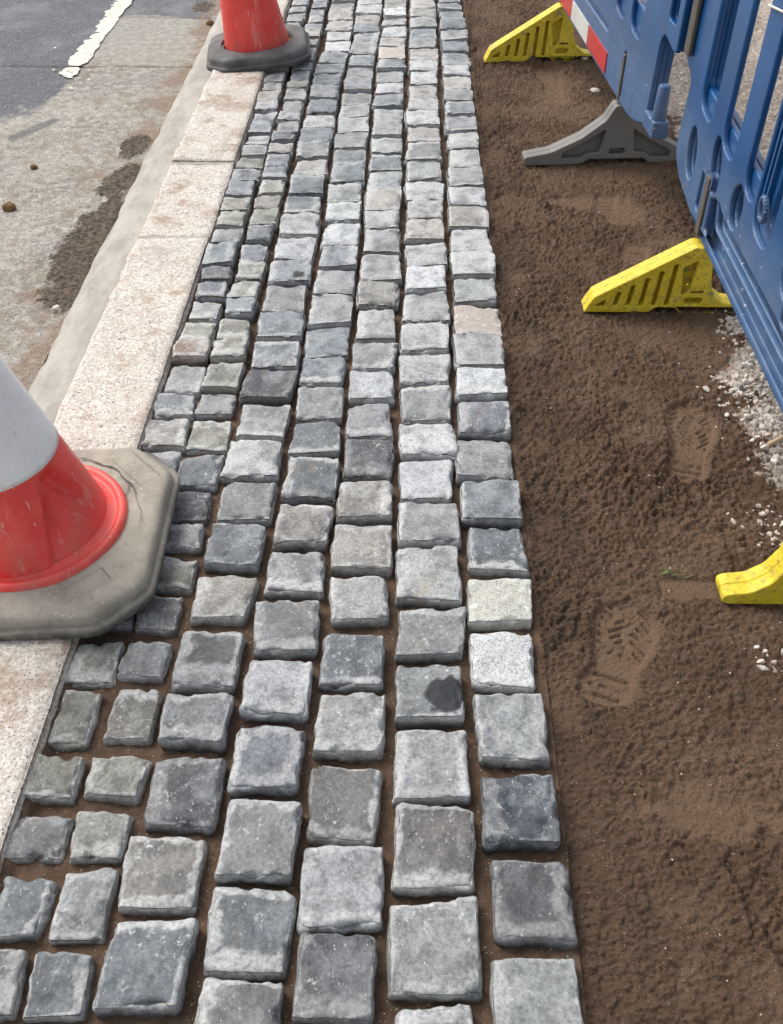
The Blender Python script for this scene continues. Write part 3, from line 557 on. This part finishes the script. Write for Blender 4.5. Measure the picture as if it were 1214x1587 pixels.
    dirt = sstep(-.014, -.030, P[:, 2] + .006 * perlin(q / .015)) * .95
    st = np.zeros(len(P))
    if stain: st = sstep(1.08, .96, (np.hypot((P[:, 0] - stain[0]) / stain[2], (P[:, 1] - stain[1]) / stain[3]) if len(stain) == 4 else np.maximum(np.abs(P[:, 0] - stain[0]) / stain[2], np.abs(P[:, 1] - stain[1]) / stain[3])) + .28 * perlin(q / .020) + .12 * perlin(q / .008)) * topm * (1 if len(stain) == 4 else .6)
    mat = M['granite'] if shade in 'syp' else M['sett']
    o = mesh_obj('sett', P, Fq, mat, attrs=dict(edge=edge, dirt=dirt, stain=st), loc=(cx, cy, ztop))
    c = np.array(SH[shade]) * r.uniform(.80, 1.18) * np.interp(cy, [.9, 2.4], [1.02, 1.42]) * (1 + r.randn(3) * (.004 if shade in 'syp' else .008)) * 1; o.color = (*np.clip(c, 0, 1), 1)  # colour lightened with distance: grazing sky sheen painted into the far setts
    tag(o, label, 'paving sett', 'stone setts laid in seven rows'); return o
for k in range(1, 8):
    items = []                            # (cx, cy, width, length, shade, stain, near)
    toks = FAR[k].split(); end = float(toks[-1]); ent = [(float(t[:-1]), t[-1]) for t in toks[:-2]]
    ce = np.array(CEN[k])
    for i, (y, s) in enumerate(ent):
        yn = ent[i + 1][0] if i + 1 < len(ent) else end
        if k == 1 and y == 33: yn = 46
        Yb, Yf = G(651, y)[1], G(651, yn)[1] + .0095 + .003 * (y > 300) + .003 * (y > 560)
        ym = (y + yn) / 2 - (yn - y) * .06
        if ym < ce[0, 0]: X0 = G(np.interp(ce[0, 0], ce[:, 0], ce[:, 1]), ce[0, 0])[0]; wv_ = ce[0, 2] / pxm(0, ce[0, 0])
        elif ym > ce[-1, 0]: X0 = G(ce[-1, 1], ce[-1, 0])[0]; wv_ = ce[-1, 2] / pxm(0, ce[-1, 0])
        else: X0 = G(np.interp(ym, ce[:, 0], ce[:, 1]), ym)[0]; wv_ = np.interp(ym, ce[:, 0], ce[:, 2]) / pxm(0, ym)
        stain = (.022, -.026, .017, .016) if (k == 3 and y == 403.5) else None
        items.append((X0 - (.004 if k == 1 else 0), (Yb + Yf) / 2, wv_ + (.004 if k > 2 else .007 if k == 1 else .001) + .003 * random.uniform(-1, 1), Yb - Yf, s, stain, y))
    for i, (xl, yt, xr_, yb, s) in enumerate(NEAR[k]):
        ym = (yt + yb) / 2 - 4; Yb = G(651, yt)[1]; Yf = G(651, yb, -.027)[1]; xc = (xl + xr_) / 2; kk = abs((xc - 651) / (ym + 598))
        c = G(xc, ym); sc_ = pxm(xc, ym); wd = (xr_ - xl - kk * (yb - yt) * .58) / sc_ - abs(c[0]) * .006
        stain = (.024, -.012, .030, .032) if (k == 6 and i == 2) else ((.004, .012, .034, .030, 0) if (k == 3 and i == 2) else None)
        items.append((c[0] * 1.012, (Yb + Yf) / 2, wd, Yb - Yf + .001, s, stain, yt))
    tot = len(items)
    for i, (cx, cy, wd, ln, s, stain, yy) in enumerate(items):
        nn = tot - i; key = (k, nn)
        lab = '%s sett, %s from the near end of %s' % (WORD[s], ordinal(nn), ROW[k]) if nn > 1 else 'nearest %s sett of %s, cut by the frame' % (WORD[s], ROW[k])
        if k == 6 and stain: lab = SPECIAL[(6, 3)]
        elif k == 3 and stain and yy > 900: lab = SPECIAL[(3, 3)]
        elif k == 3 and stain: lab = 'blue-grey sett with a small round dark spot near its front corner'
        elif k == 7 and yy == 975: lab = SPECIAL[(7, 2)]
        elif k == 7 and yy == 889: lab = SPECIAL[(7, 1)]
        elif k == 7 and yy == 1194: lab = SPECIAL[(7, 4)]
        elif k == 7 and yy == 1325: lab = SPECIAL[(7, 5)]
        elif k == 7 and s == 'p': lab = 'pinkish granite sett in the row edging the sand, level with the nearer cone-side foot'
        elif k == 1 and s == 'r': lab = 'rust-stained sett in the row touching the kerb'
        if s == 'p' and k == 7: lab = 'pinkish granite sett in the row edging the sand'
        if s == 'p' and k == 5: lab = 'pinkish sett in the third row from the sand, beside the far cone'
        det = 42 if yy > 1050 else 34 if yy > 780 else 24 if yy > 520 else 17 if yy > 300 else 11
        zt = random.gauss(0, .0032) - (.008 if k <= 2 and yy > 560 else 0)
        skew = (.07 * sstep(900, 250, yy) + random.gauss(0, .018)) if yy < 900 else random.gauss(.0, .02)
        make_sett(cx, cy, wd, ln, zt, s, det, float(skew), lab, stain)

# ------------------------------------------------------------------ traffic cones
def lathe(prof, n=72, fn=None, lean=0.0):
    V, Fq = [], []
    for i, (r, zz) in enumerate(prof):
        for k in range(n):
            t = 2 * math.pi * k / n; rr = r + (fn(t, zz) if fn else 0)
            V.append((rr * math.cos(t) - lean * zz, rr * math.sin(t), zz))
    for i in range(len(prof) - 1):
        for k in range(n): Fq.append((i * n + k, i * n + (k + 1) % n, (i + 1) * n + (k + 1) % n, (i + 1) * n + k))
    return V, Fq
def cone_base(half, cham, th, hole, mat, parent, crack=False):
    """square rubber base with cut corners, domed top edge, a lip round the bottom and a round hole"""
    out = []
    def ring(hh, ch, zz, n_side=14):
        pts = []; c8 = [(hh, -hh + ch), (hh, hh - ch), (hh - ch, hh), (-hh + ch, hh), (-hh, hh - ch), (-hh, -hh + ch), (-hh + ch, -hh), (hh - ch, -hh)]
        c8 = rounded(c8, .014, 3); m = len(c8); per = []
        for i in range(m):
            a, b = Vector(c8[i]), Vector(c8[(i + 1) % m]); per.append((a, b))
        # resample by angle so that all rings line up
        for kk in range(96):
            t = 2 * math.pi * kk / 96; d = Vector((math.cos(t), math.sin(t))); best = None
            for a, b in per:
                e = b - a; den = d.x * e.y - d.y * e.x
                if abs(den) < 1e-12: continue
                s_ = (a.x * e.y - a.y * e.x) / den; u_ = (a.x * d.y - a.y * d.x) / den
                if s_ > 0 and -1e-6 <= u_ <= 1 + 1e-6: best = s_ if best is None else max(best, s_)
            pts.append((d.x * best, d.y * best, zz))
        return pts
    rings = [ring(half, cham, 0.0), ring(half + .001, cham, .004), ring(half + .001, cham, .013), ring(half - .004, cham, .015), ring(half - .0095, cham, .0165), ring(half - .010, cham, th - .014),
             ring(half - .013, cham, th - .006), ring(half - .018, cham, th - .002), ring(half - .026, cham, th)]
    last = rings[-1]
    for f in np.linspace(0, 1, 20)[1:]:
        rings.append([(x * (1 - f) + hole * x / math.hypot(x, y) * f, y * (1 - f) + hole * y / math.hypot(x, y) * f, th + .004 * f) for x, y, _ in last])
    rings.append([(x * .985, y * .985, th - .012) for x, y, _ in rings[-1]])
    V = np.array([p for rg in rings for p in rg]); n = 96; Fq = [(i * n + k, i * n + (k + 1) % n, (i + 1) * n + (k + 1) % n, (i + 1) * n + k) for i in range(len(rings) - 1) for k in range(n)]
    V[:, 2] += .0018 * perlin(V / .06 + 3) * (V[:, 2] > .01)
    rr = np.hypot(V[:, 0], V[:, 1]); an = np.degrees(np.arctan2(V[:, 1], V[:, 0])) + 0.0
    grime = sstep(.024, .008, V[:, 2]) * .7 + sstep(th - .012, th - .03, V[:, 2]) * .3
    return mesh_obj('base', V, Fq, mat, parent, attrs=dict(grime=np.clip(grime, 0, 1), crack=np.zeros(len(V))))
def make_cone(label, loc, rz, tilt, half, r0, slope, lean, base_mat, sleeve_z, rim, dents, th):
    root = empty('traffic_cone', loc); root.rotation_euler = (0, tilt, rz); tag(root, label, 'traffic cone', 'red traffic cones on the kerb')
    cone_base(half, half * .33, th, r0 + (.012 if rim else .016), base_mat, root)
    zs = np.concatenate([np.linspace(th - .004, .30, 90), np.linspace(.31, .74, 20)]); prof = [(max(.03, r0 - slope * (z_ - th)), z_) for z_ in zs] + [(.02, .742)]
    V, Fq = lathe(prof, 200, dents, lean); mesh_obj('cone_body', V, Fq, M['red'], root)
    za, zb = sleeve_z; prof = [(r0 - slope * (z_ - th) + .0022, z_) for z_ in np.linspace(za, zb, 24)]; prof = [(prof[0][0] - .003, za)] + prof + [(prof[-1][0] - .003, zb)]
    V, Fq = lathe(prof, 96, None, lean); mesh_obj('reflective_sleeve', V, Fq, M['sleeve'], root)
    if rim:
        pr = [(r0 - .010, th + .016), (r0 + .003, th + .0075), (r0 + .006, th + .0085), (r0 + .010, th + .014), (r0 + .016, th + .015), (r0 + .022, th + .011), (r0 + .0235, th + .001)]
        V, Fq = lathe(pr, 96); mesh_obj('flange', V, Fq, M['red'], root)
    return root
def dents(t, zz):
    return dents0(t, zz) / (1 + math.exp(max(-40, min(40, (zz - .192) / .005))))
def dents0(t, zz):
    def wrap(a): return (a + math.pi) % (2 * math.pi) - math.pi
    d = 0.0
    for (ta, za, st, sz, am) in DENT:
        u = wrap(t - ta) / st; v = (zz - za) / sz; d += am * math.exp(-(u * u + v * v))
    # sharp crease running up from the foot
    u = wrap(t - (R(-52) + (zz - .09) * 3.2)); e = math.exp(-((zz - .125) / .055) ** 2)
    d += -.036 * e * sst(u * 30) * math.exp(-(u / .30) ** 2) + .006 * e * math.exp(-(u / .07) ** 2)
    u2 = wrap(t - (R(-16) - (zz - .2) * 2.4)); e2 = math.exp(-((zz - .155) / .04) ** 2)
    d += -.032 * e2 * sst(-u2 * 30) * math.exp(-(u2 / .26) ** 2) + .004 * e2 * math.exp(-(u2 / .07) ** 2)
    return d
def sst(x): return 1 / (1 + math.exp(-max(-30, min(30, x * 2))))
DENT = [(R(-80), .17, .30, .05, -.010), (R(-28), .12, .26, .04, -.010), (R(-5), .22, .3, .03, -.008), (R(-105), .20, .35, .05, .007)]
cone_b = make_cone('dented red cone on a dusty tan base, nearest the camera', (-.640, 1.185, .008), R(2), R(-2.5), .224, .135, .150, .14, M['base_tan'], (.205, .42), True, dents, .038)
cone_a = make_cone('clean red cone on a black rubber base, furthest along the kerb', (-.572, 3.755, .010), R(7), R(-4.5), .190, .118, .130, .05, M['base_dark'], (.30, .50), False, None, .042)
# cracks and the moulded lines on the near base: thin grooves lying on the rubber
mb = MB(); r_ = random.Random(5)
def groove(pts, wd, zz=.0430):
    for i in range(len(pts) - 1):
        a, b = Vector((*pts[i], zz)), Vector((*pts[i + 1], zz)); d = (b - a); n = Vector((-d.y, d.x, 0)).normalized() * wd * (.5 + .8 * r_.random())
        mb.add([a - n, b - n, b + n, a + n], [(0, 1, 2, 3)])
arc = []
for k in range(26):
    q = .176 + .0022 * math.sin(k * .9) + r_.uniform(-.0012, .0012) + max(0, k - 19) * .0012; arc.append((q * math.cos(R(80 - k * 3.3)), q * math.sin(R(80 - k * 3.3))))
groove(arc[:10], .0017); groove(arc[9:18], .0012); groove(arc[17:], .0006); groove([arc[13], (arc[13][0] + .007, arc[13][1] - .004), (arc[13][0] + .008, arc[13][1] - .026), (arc[13][0] + .005, arc[13][1] - .05)], .0007)
def box_line(cx, cy, a, w_, h_, skip=()):
    c, s_ = math.cos(a), math.sin(a); P = [(cx + c * u - s_ * v, cy + s_ * u + c * v) for u, v in ((-w_, -h_), (w_, -h_), (w_, h_), (-w_, h_))]
    for i_ in range(4):
        if i_ not in skip: groove([P[i_], P[(i_ + 1) % 4]], .00045)
mb.build('crack', M['dark'], cone_b)
for a_ in ((.150, .140, R(-48), .050, .020, (3,)), (.118, -.150, R(40), .040, .016, (3,))):
    mb = MB(); box_line(*a_); mb.build('moulded_panel', M['dark'], cone_b)
mb = MB(); groove([(-.02 + .009 * math.cos(t * .4), -.188 + .009 * math.sin(t * .4)) for t in range(17)], .0006); mb.build('moulded_mark', M['dark'], cone_b)

# ------------------------------------------------------------------ barriers
def foot_core(outline, through, pocket, thick, name, mat, parent, M4, bevel=.004):
    m = MB(); m.me(plate_mesh(outline, through + pocket, .026, .003, 0.0), M4)
    ins = [(x, y) for x, y in outline]
    me = plate_mesh(ins, through, thick - .025, .004, .025); 
    m.me(me, M4); return m.build(name, mat, parent)
def frame_xz(x, y, zz):                   # local a -> X, b -> Z, depth -> +Y
    return Matrix(((1, 0, 0, x), (0, 0, 1, y), (0, 1, 0, zz), (0, 0, 0, 1)))
def ramp_outline(mirror=False):
    o = [(-.245, .0), (-.235, .0), (-.09, .0), (-.075, .014), (-.03, .014), (-.018, .0), (.112, .0), (.122, .004), (.122, .018), (.112, .022), (.082, .026), (.057, .046), (.042, .078), (.034, .135), (.018, .165), (-.012, .168), (-.225, .040)]
    return [(-x, y) for x, y in o][::-1] if mirror else o
def make_ramp_foot(parent, x, y, zz, mirror=False, s=1.0):
    sg = -1 if mirror else 1
    slots = [[(-.175, .018), (-.168, .018), (-.164, .050), (-.170, .050)]] and []
    for k in range(5):
        a0 = -.178 + k * .030; top = .036 + .60 * (a0 + .225 - .018) ; slots.append(rounded([(a0, .018), (a0 + .011, .018), (a0 + .017, top), (a0 + .006, top)], .003, 3))
    pocket = [rounded([(-.022, .045), (-.004, .055), (.002, .135), (-.030, .118)], .006, 4), rounded([(-.222, .016), (-.196, .016), (-.196, .034)], .003, 3), rect(-.012, .024, .030, .040, .008)]
    through = [rect(-.008, .050, .032, .062, .006)]
    outl_ = rounded(ramp_outline(), .005, 3)
    f = lambda pl: [(p[0] * sg * s, p[1] * s) for p in (pl if sg > 0 else pl[::-1])]
    o = foot_core(f(outl_), [f(p) for p in through], [f(p) for p in slots + pocket], .052, 'foot', M['yellow'], parent, frame_xz(x, y, zz))
    return o
def make_grey_foot(parent, x, y, zz):
    o = [(-.275, .0), (-.16, .0), (-.10, .002), (-.085, .016), (.085, .016), (.10, .002), (.16, .0), (.275, .0), (.278, .024), (.20, .040), (.11, .085), (.045, .135), (.022, .172), (-.022, .172), (-.045, .130), (-.11, .080), (-.20, .038), (-.278, .024)]
    pocket = [rounded([(-.165, .020), (-.105, .020), (-.088, .034), (-.052, .036), (-.040, .105), (-.10, .068), (-.165, .036)], .008, 4)]
    pocket.append([(-a, b) for a, b in pocket[0]][::-1]); pocket.append(rect(-.024, .030, .024, .048, .008))
    return foot_core(rounded(o, .008, 3), [], pocket, .055, 'foot', M['grey'], parent, frame_xz(x, y, zz))

PT = .046
def panel_frame():                        # local (a, b, depth): a runs towards the camera (-Y), b up, depth towards +X
    return Matrix(((0, 0, 1, 0), (-1, 0, 0, 0), (0, 1, 0, 0), (0, 0, 0, 1)))
T1, T2 = .014, .016
def build_panel(parent, outline, fr, mid, pockets, extra=None):
    m = MB(); ins = lambda o, e: [(x + (e if x < 1.0 else -e), z_ + (e if z_ < .6 else -e)) for x, z_ in o]
    def shrink(p, q=.0035):
        cx, cy = sum(v[0] for v in p) / len(p), sum(v[1] for v in p) / len(p); return [(x - q * (1 if x > cx else -1), y - q * (1 if y > cy else -1)) for x, y in p]
    m.me(plate_mesh(outline, fr + pockets, T1, .0045, 0.0))
    m.me(plate_mesh(ins(outline, .002), mid + [shrink(p) for p in pockets], T2, .005, T1 - .001))
    m.me(plate_mesh(ins(outline, .0035), mid, PT - T1 - T2 + .002, .005, T1 + T2 - .002))
    if extra: extra(m)
    o = m.build('panel', M['blue'], parent); o.matrix_local = panel_frame(); return o
Z0 = .165
# --- near panel: far end at Y 2.44, two metres long
near = empty('barrier', (.650, 2.44, 0)); near.rotation_euler = (0, 0, R(.6))
tag(near, 'blue plastic barrier nearest the camera with two yellow feet', 'barrier', 'blue pedestrian barriers on the sand')
A = lambda Y: 2.44 - Y
outl = rounded([(0.0, .43), (.095, .405), (.085, .34), (.075, .235), (.14, .195), (.34, Z0 + .004), (.42, Z0), (1.60, Z0), (1.78, Z0 + .01), (1.92, .235), (1.91, .40), (2.0, .43), (2.0, 1.0), (0.0, 1.0)],
               [.015, .03, .08, .03, .06, .04, .02, .02, .05, .04, .05, .015, .04, .04], 5)
fr, bk = [], []
def opening(Ya, Yb, zlow, ztop=.90, r=.035, grow=.012):
    a, b = A(Ya), A(Yb)
    g = grow; fr.append(rounded([(a - g * .6, zlow - .006 - g), (b + g * .6, zlow - .016 - g), (b + g * .6, ztop + g), (a - g * .6, ztop + g)], [r + .008, r + .008, r * .6, r * .6], 7))
opening(2.235, 2.135, .405); opening(2.03, 1.945, .400); opening(1.84, 1.775, .39)
a, b = A(1.755), A(1.645)                 # wide recess with a ribbed floor and a narrow gap beside it
fr.append(rounded([(a, .335), (b, .325), (b, .91), (a, .91)], [.045, .045, .02, .02], 8))
mid = [rounded([(A(2.255), .425), (A(1.765), .405), (A(1.765), .915), (A(2.255), .915)], .02, 5), rounded([(A(1.70), .365), (A(.75), .365), (A(.75), .915), (A(1.70), .915)], .02, 5)]
y_ = 1.545
while y_ > .75:
    opening(y_, y_ - .088, .335 if y_ > 1.4 else .39); y_ -= .19
pk = [oval(A(2.225), .280, .040, .058, .35), oval(A(2.035), .330, .036, .060, .45), oval(A(1.855), .322, .038, .046, -.15),
      rounded([(A(1.965), .285), (A(1.94), .235), (A(.75), .235), (A(.75), .270), (A(1.90), .270)], [.012, .015, .012, .012, .012], 5),
      rounded([(A(2.115), .205), (A(2.092), .195), (A(2.092), .285), (A(2.115), .285)], .008, 4), rounded([(A(2.015), .190), (A(1.99), .190), (A(1.99), .28), (A(2.015), .28)], .008, 4), rounded([(A(2.072), .190), (A(2.036), .186), (A(2.036), .305), (A(2.072), .305)], .010, 4),
      rect(A(1.50), .275, A(1.36), .31, .012), rect(A(1.16), .20, A(1.11), .30, .01)]
pk = [p for p in pk]
def inset(o): return [(x + (.0025 if x < 1.0 else -.0025), z_ + (.0025 if z_ < .6 else -.0025)) for x, z_ in o]
def ribs(m):
    for q in (1.742, 1.722): m.box((A(q) - .004, .375, .004), (A(q) + .004, .90, T1 + .006))
build_panel(near, outl, fr, mid, pk, ribs)
mb = MB(); n_ = 20
for k in range(n_):                       # moulded eye on the recess
    t0, t1 = 2 * math.pi * k / n_, 2 * math.pi * (k + 1) / n_
    c0 = Vector((-.004, -A(1.70) + .0, .392)); mb.tube(c0 + Vector((-.012 * math.sin(t0) * .2, .016 * math.cos(t0), .022 * math.sin(t0))), c0 + Vector((-.012 * math.sin(t1) * .2, .016 * math.cos(t1), .022 * math.sin(t1))), .006, .006, 8, False)
mb.build('eyelet', M['blue'], near, smooth=True)
fz = -.012
mb = MB(); mb.box((-.004, -A(2.040) - .0, .165 + .0), (.040, -A(2.068), .300)); mb.build('foot_post', M['dark'], near, .003)
make_ramp_foot(near, .004, -A(2.008), fz - .004)
make_ramp_foot(near, .000, -A(1.085), fz - .004, True, 1.10)
mb = MB(); mb.box((.0, -A(1.12), .165), (.040, -A(1.148), .285)); mb.build('foot_post', M['dark'], near, .003)
# --- far panel: near end at Y 2.38, runs on and slightly left
far = empty('barrier', (.632, 2.40, 0)); far.rotation_euler = (0, 0, R(4.2))
tag(far, 'blue plastic barrier with a red and white reflective strip, beyond the nearest one', 'barrier', 'blue pedestrian barriers on the sand')
B_ = lambda Y: 4.38 - Y                    # a from the far end; near end a = 2.0 at local Y -.02
fr, bk = [], []
A = lambda Y: 2.0 - (Y - 2.38)
outl = rounded([(0.0, .43), (.10, .42), (.10, .24), (.14, .175), (.20, Z0), (1.62, Z0), (1.70, Z0 + .012), (1.785, .205), (1.80, .42), (1.825, .440), (1.915, .425), (1.935, .43), (1.935, 1.0), (0.0, 1.0)],
               [.015, .02, .03, .03, .02, .02, .03, .008, .02, .015, .01, .012, .03, .03], 5)
for y_ in (2.87, 3.05, 3.23, 3.41, 3.59, 3.77, 3.95): opening(y_, y_ - .105, .385)
pk = [rect(A(2.545), .48, A(2.485), .90, .012), rounded([(A(2.885), .18), (A(2.86), .18), (A(2.86), .30), (A(2.885), .30)], .008, 4), rounded([(A(3.10), .285), (A(3.10), .305), (A(3.9), .305), (A(3.9), .285)][::-1], .008, 4)]
def shift(m): pass
mid = [rounded([(A(4.02), .425), (A(2.75), .425), (A(2.75), .915), (A(4.02), .915)], .02, 5)]
p = build_panel(far, outl, fr, mid, pk)
p.location = (0, 1.98, 0)
mb = MB(); mb.box((.004, -.030, .445), (.016, .010, 1.0)); mb.build('hinge_post', M['dark'], far, .005)
mb = MB(); mb.tube((.016, .128, .235), (.016, .128, .322), .0185, .0160, 20); mb.tube((.016, .128, .322), (.016, .128, .329), .0160, .0125, 20); mb.build('hinge_pin', M['blue'], far, .0015, True).data['x'] = 1
mb = MB(); mb.box((-.004, .102, .200), (.040, .198, .243)); mb.build('pin_bracket', M['blue'], far, .004)
mb = MB(); mb.box((-.003, .468, .165), (.040, .486, .292)); mb.build('foot_post', M['dark'], far, .003)
make_grey_foot(far, .014, .45, fz - .002)
make_ramp_foot(far, .004, 1.36, fz - .002, s=1.12)
mb = MB(); mb.box((.0, 1.40, .165), (.040, 1.425, .29)); mb.build('foot_post', M['dark'], far, .003)
for i, (ya, yb, m_) in enumerate([(.66, .93, 'redtape'), (.932, 1.20, 'white'), (1.202, 1.50, 'redtape'), (1.502, 1.78, 'white')]):
    mb = MB(); mb.box((-.0035, ya, .178), (.004, yb, .236)); s_ = mb.build('reflective_strip', M[m_], far); s_['label'] = 'red reflective strip' if m_ == 'redtape' else 'white reflective strip'
# twine tied round a bar of the near barrier
mb = MB(); ty = -(2.44 - 1.885)
loop = [(-.004, ty + .055, .675), (-.004, ty - .055, .69), (.05, ty - .055, .69), (.05, ty + .055, .675)]
for i in range(4): mb.tube(loop[i], loop[(i + 1) % 4], .0022, .0022, 8)
o = mb.build('twine', M['twine'], None, smooth=True); o.matrix_world = Matrix.Translation(near.location) @ Matrix.Rotation(R(.6), 4, 'Z')
tag(o, 'pale twine tied round a slat of the nearest blue barrier', 'twine')

# ------------------------------------------------------------------ stones, clods, chips, grass
def pebble(name, c, s, mat, seed, flat=.7):
    r = np.random.RandomState(seed); V, Fq = lathe([(max(.001, math.sin(t)), -math.cos(t)) for t in np.linspace(0.02, math.pi - .02, 12)], 18); V = np.array(V)
    V = V * (1 + .35 * perlin(V * 1.3 + seed)[:, None] + .12 * perlin(V * 4 + seed)[:, None]); V = V * np.array([s * r.uniform(.8, 1.2), s, s * flat])
    o = mesh_obj(name, V, Fq, mat, loc=(c[0], c[1], c[2] + s * flat * .6)); o.rotation_euler = (0, 0, r.uniform(0, 6)); return o
tag(pebble('clod', xr(16, 325), .019, M['clod'], 1), 'yellow-brown clod of earth on the concrete by the left edge', 'clod')
tag(pebble('clod', xr(53, 261), .011, M['clod'], 2), 'small brown clod on the concrete beyond the yellow-brown one', 'clod')
tag(pebble('stone', xr(88, 480), .010, M['stone'], 3), 'small white stone at the near end of the wet sand patch', 'stone')
tag(pebble('stone', G(922, 142, -.012), .015, M['stone'], 4, .5), 'white stone on the sand left of the grey barrier foot', 'stone')
tag(pebble('stone', G(906, 92, -.012), .014, M['stone'], 5, .5), 'pale stone on the sand beside the furthest yellow foot', 'stone')
tag(pebble('clod', xr(326, 38), .016, M['clod'], 6), 'dark lump of earth in the gutter left of the far cone', 'clod')
# crushed stone by the barrier: uncountable chips, one object
mb = MB(); r_ = random.Random(9)
def chip(x, y, zz, s):
    P = []; a0 = r_.random() * 6.28; n = r_.choice((4, 5, 5, 6)); tl = [r_.gauss(0, .25), r_.gauss(0, .25)]; th = s * r_.uniform(.25, .6)
    ring = [(s * r_.uniform(.65, 1.2) * math.cos(a0 + 6.283 * k / n), s * r_.uniform(.45, .9) * math.sin(a0 + 6.283 * k / n)) for k in range(n)]
    ca, sa = math.cos(a0 * 3), math.sin(a0 * 3); ring = [(ca * u - sa * v, sa * u + ca * v) for u, v in ring]
    for lev, sc_ in ((-th, .9), (th * .4, 1.0), (th, .62)):
        for u, v in ring: P.append((x + u * sc_, y + v * sc_, zz + lev + (u * tl[0] + v * tl[1]) * (lev > 0)))
    Fq = [(k, (k + 1) % n, n + (k + 1) % n, n + k) for k in range(n)] + [(n + k, n + (k + 1) % n, 2 * n + (k + 1) % n, 2 * n + k) for k in range(n)] + [tuple(range(2 * n, 3 * n))]
    mb.add(P, Fq)
pts = [((1160, 505), .03, .03, 130), ((1140, 492), .02, .015, 50), ((1175, 610), .045, .06, 260), ((1195, 660), .03, .05, 120), ((1190, 560), .03, .05, 160), ((1205, 690), .02, .03, 50), ((1190, 790), .03, .025, 26), ((1210, 830), .03, .03, 30), ((1190, 1030), .02, .02, 14)]
for (px, py), sx, sy, n in pts:
    c = G(px, py, -.01)
    for k in range(n):
        x, y = c[0] + r_.gauss(0, sx), c[1] + r_.gauss(0, sy); chip(x, y, sand_z(x, y) - .0005, r_.choice((.003, .004, .005, .007, .009)) * r_.uniform(.8, 1.25))
for k in range(2600):
    x, y = r_.uniform(.84, 2.1), r_.uniform(.9, 5.2); chip(x, y, sand_z(x, y), r_.choice((.003, .004, .006, .008, .012)) * r_.uniform(.8, 1.2))
for k in range(260):
    x, y = r_.uniform(.24, .8), r_.uniform(.4, 3.8); chip(x, y, sand_z(x, y), r_.uniform(.0010, .0024))
tag(mb.build('stone_chips', M['stone']), 'crushed pale stone chips scattered beside and behind the barriers', 'gravel', kind='stuff')
o = MB(); c = G(1203, 690, -.01); o.add([(c[0] - .020, c[1] - .012, c[2] + .004), (c[0] + .045, c[1] + .030, c[2] + .004), (c[0] + .042, c[1] + .038, c[2] + .004), (c[0] - .024, c[1] - .004, c[2] + .004), (c[0] - .018, c[1] - .010, c[2] + .012), (c[0] + .044, c[1] + .031, c[2] + .013), (c[0] + .041, c[1] + .037, c[2] + .013), (c[0] - .021, c[1] - .005, c[2] + .012)],
                                        [(0, 3, 2, 1), (4, 5, 6, 7), (0, 1, 5, 4), (1, 2, 6, 5), (2, 3, 7, 6), (3, 0, 4, 7)])
tag(o.build('wood_splinter', M['wood'], None, .001), 'splinter of pale wood on the sand below the nearest blue barrier', 'splinter')
mb = MB()
for k in range(16):
    c = G(random.gauss(1045, 10), random.gauss(884, 4), -.012); a = random.uniform(2.2, 6.6); L = random.uniform(.012, .034); c[2] = sand_z(c[0], c[1])
    p0 = Vector(c); d = Vector((math.cos(a), math.sin(a) * .5, .18)); n = Vector((-d.y, d.x, 0)).normalized() * .0006
    p1 = p0 + d * L * .55 + Vector((0, 0, .004)); p2 = p0 + d * L + Vector((0, 0, -.001)); mb.add([p0 - n, p0 + n, p1 + n * .8, p1 - n * .8, p2], [(0, 1, 2, 3), (3, 2, 4)])
tag(mb.build('grass_tuft', M['grass']), 'tiny tuft of green grass on the sand left of the nearest yellow foot', 'grass tuft')
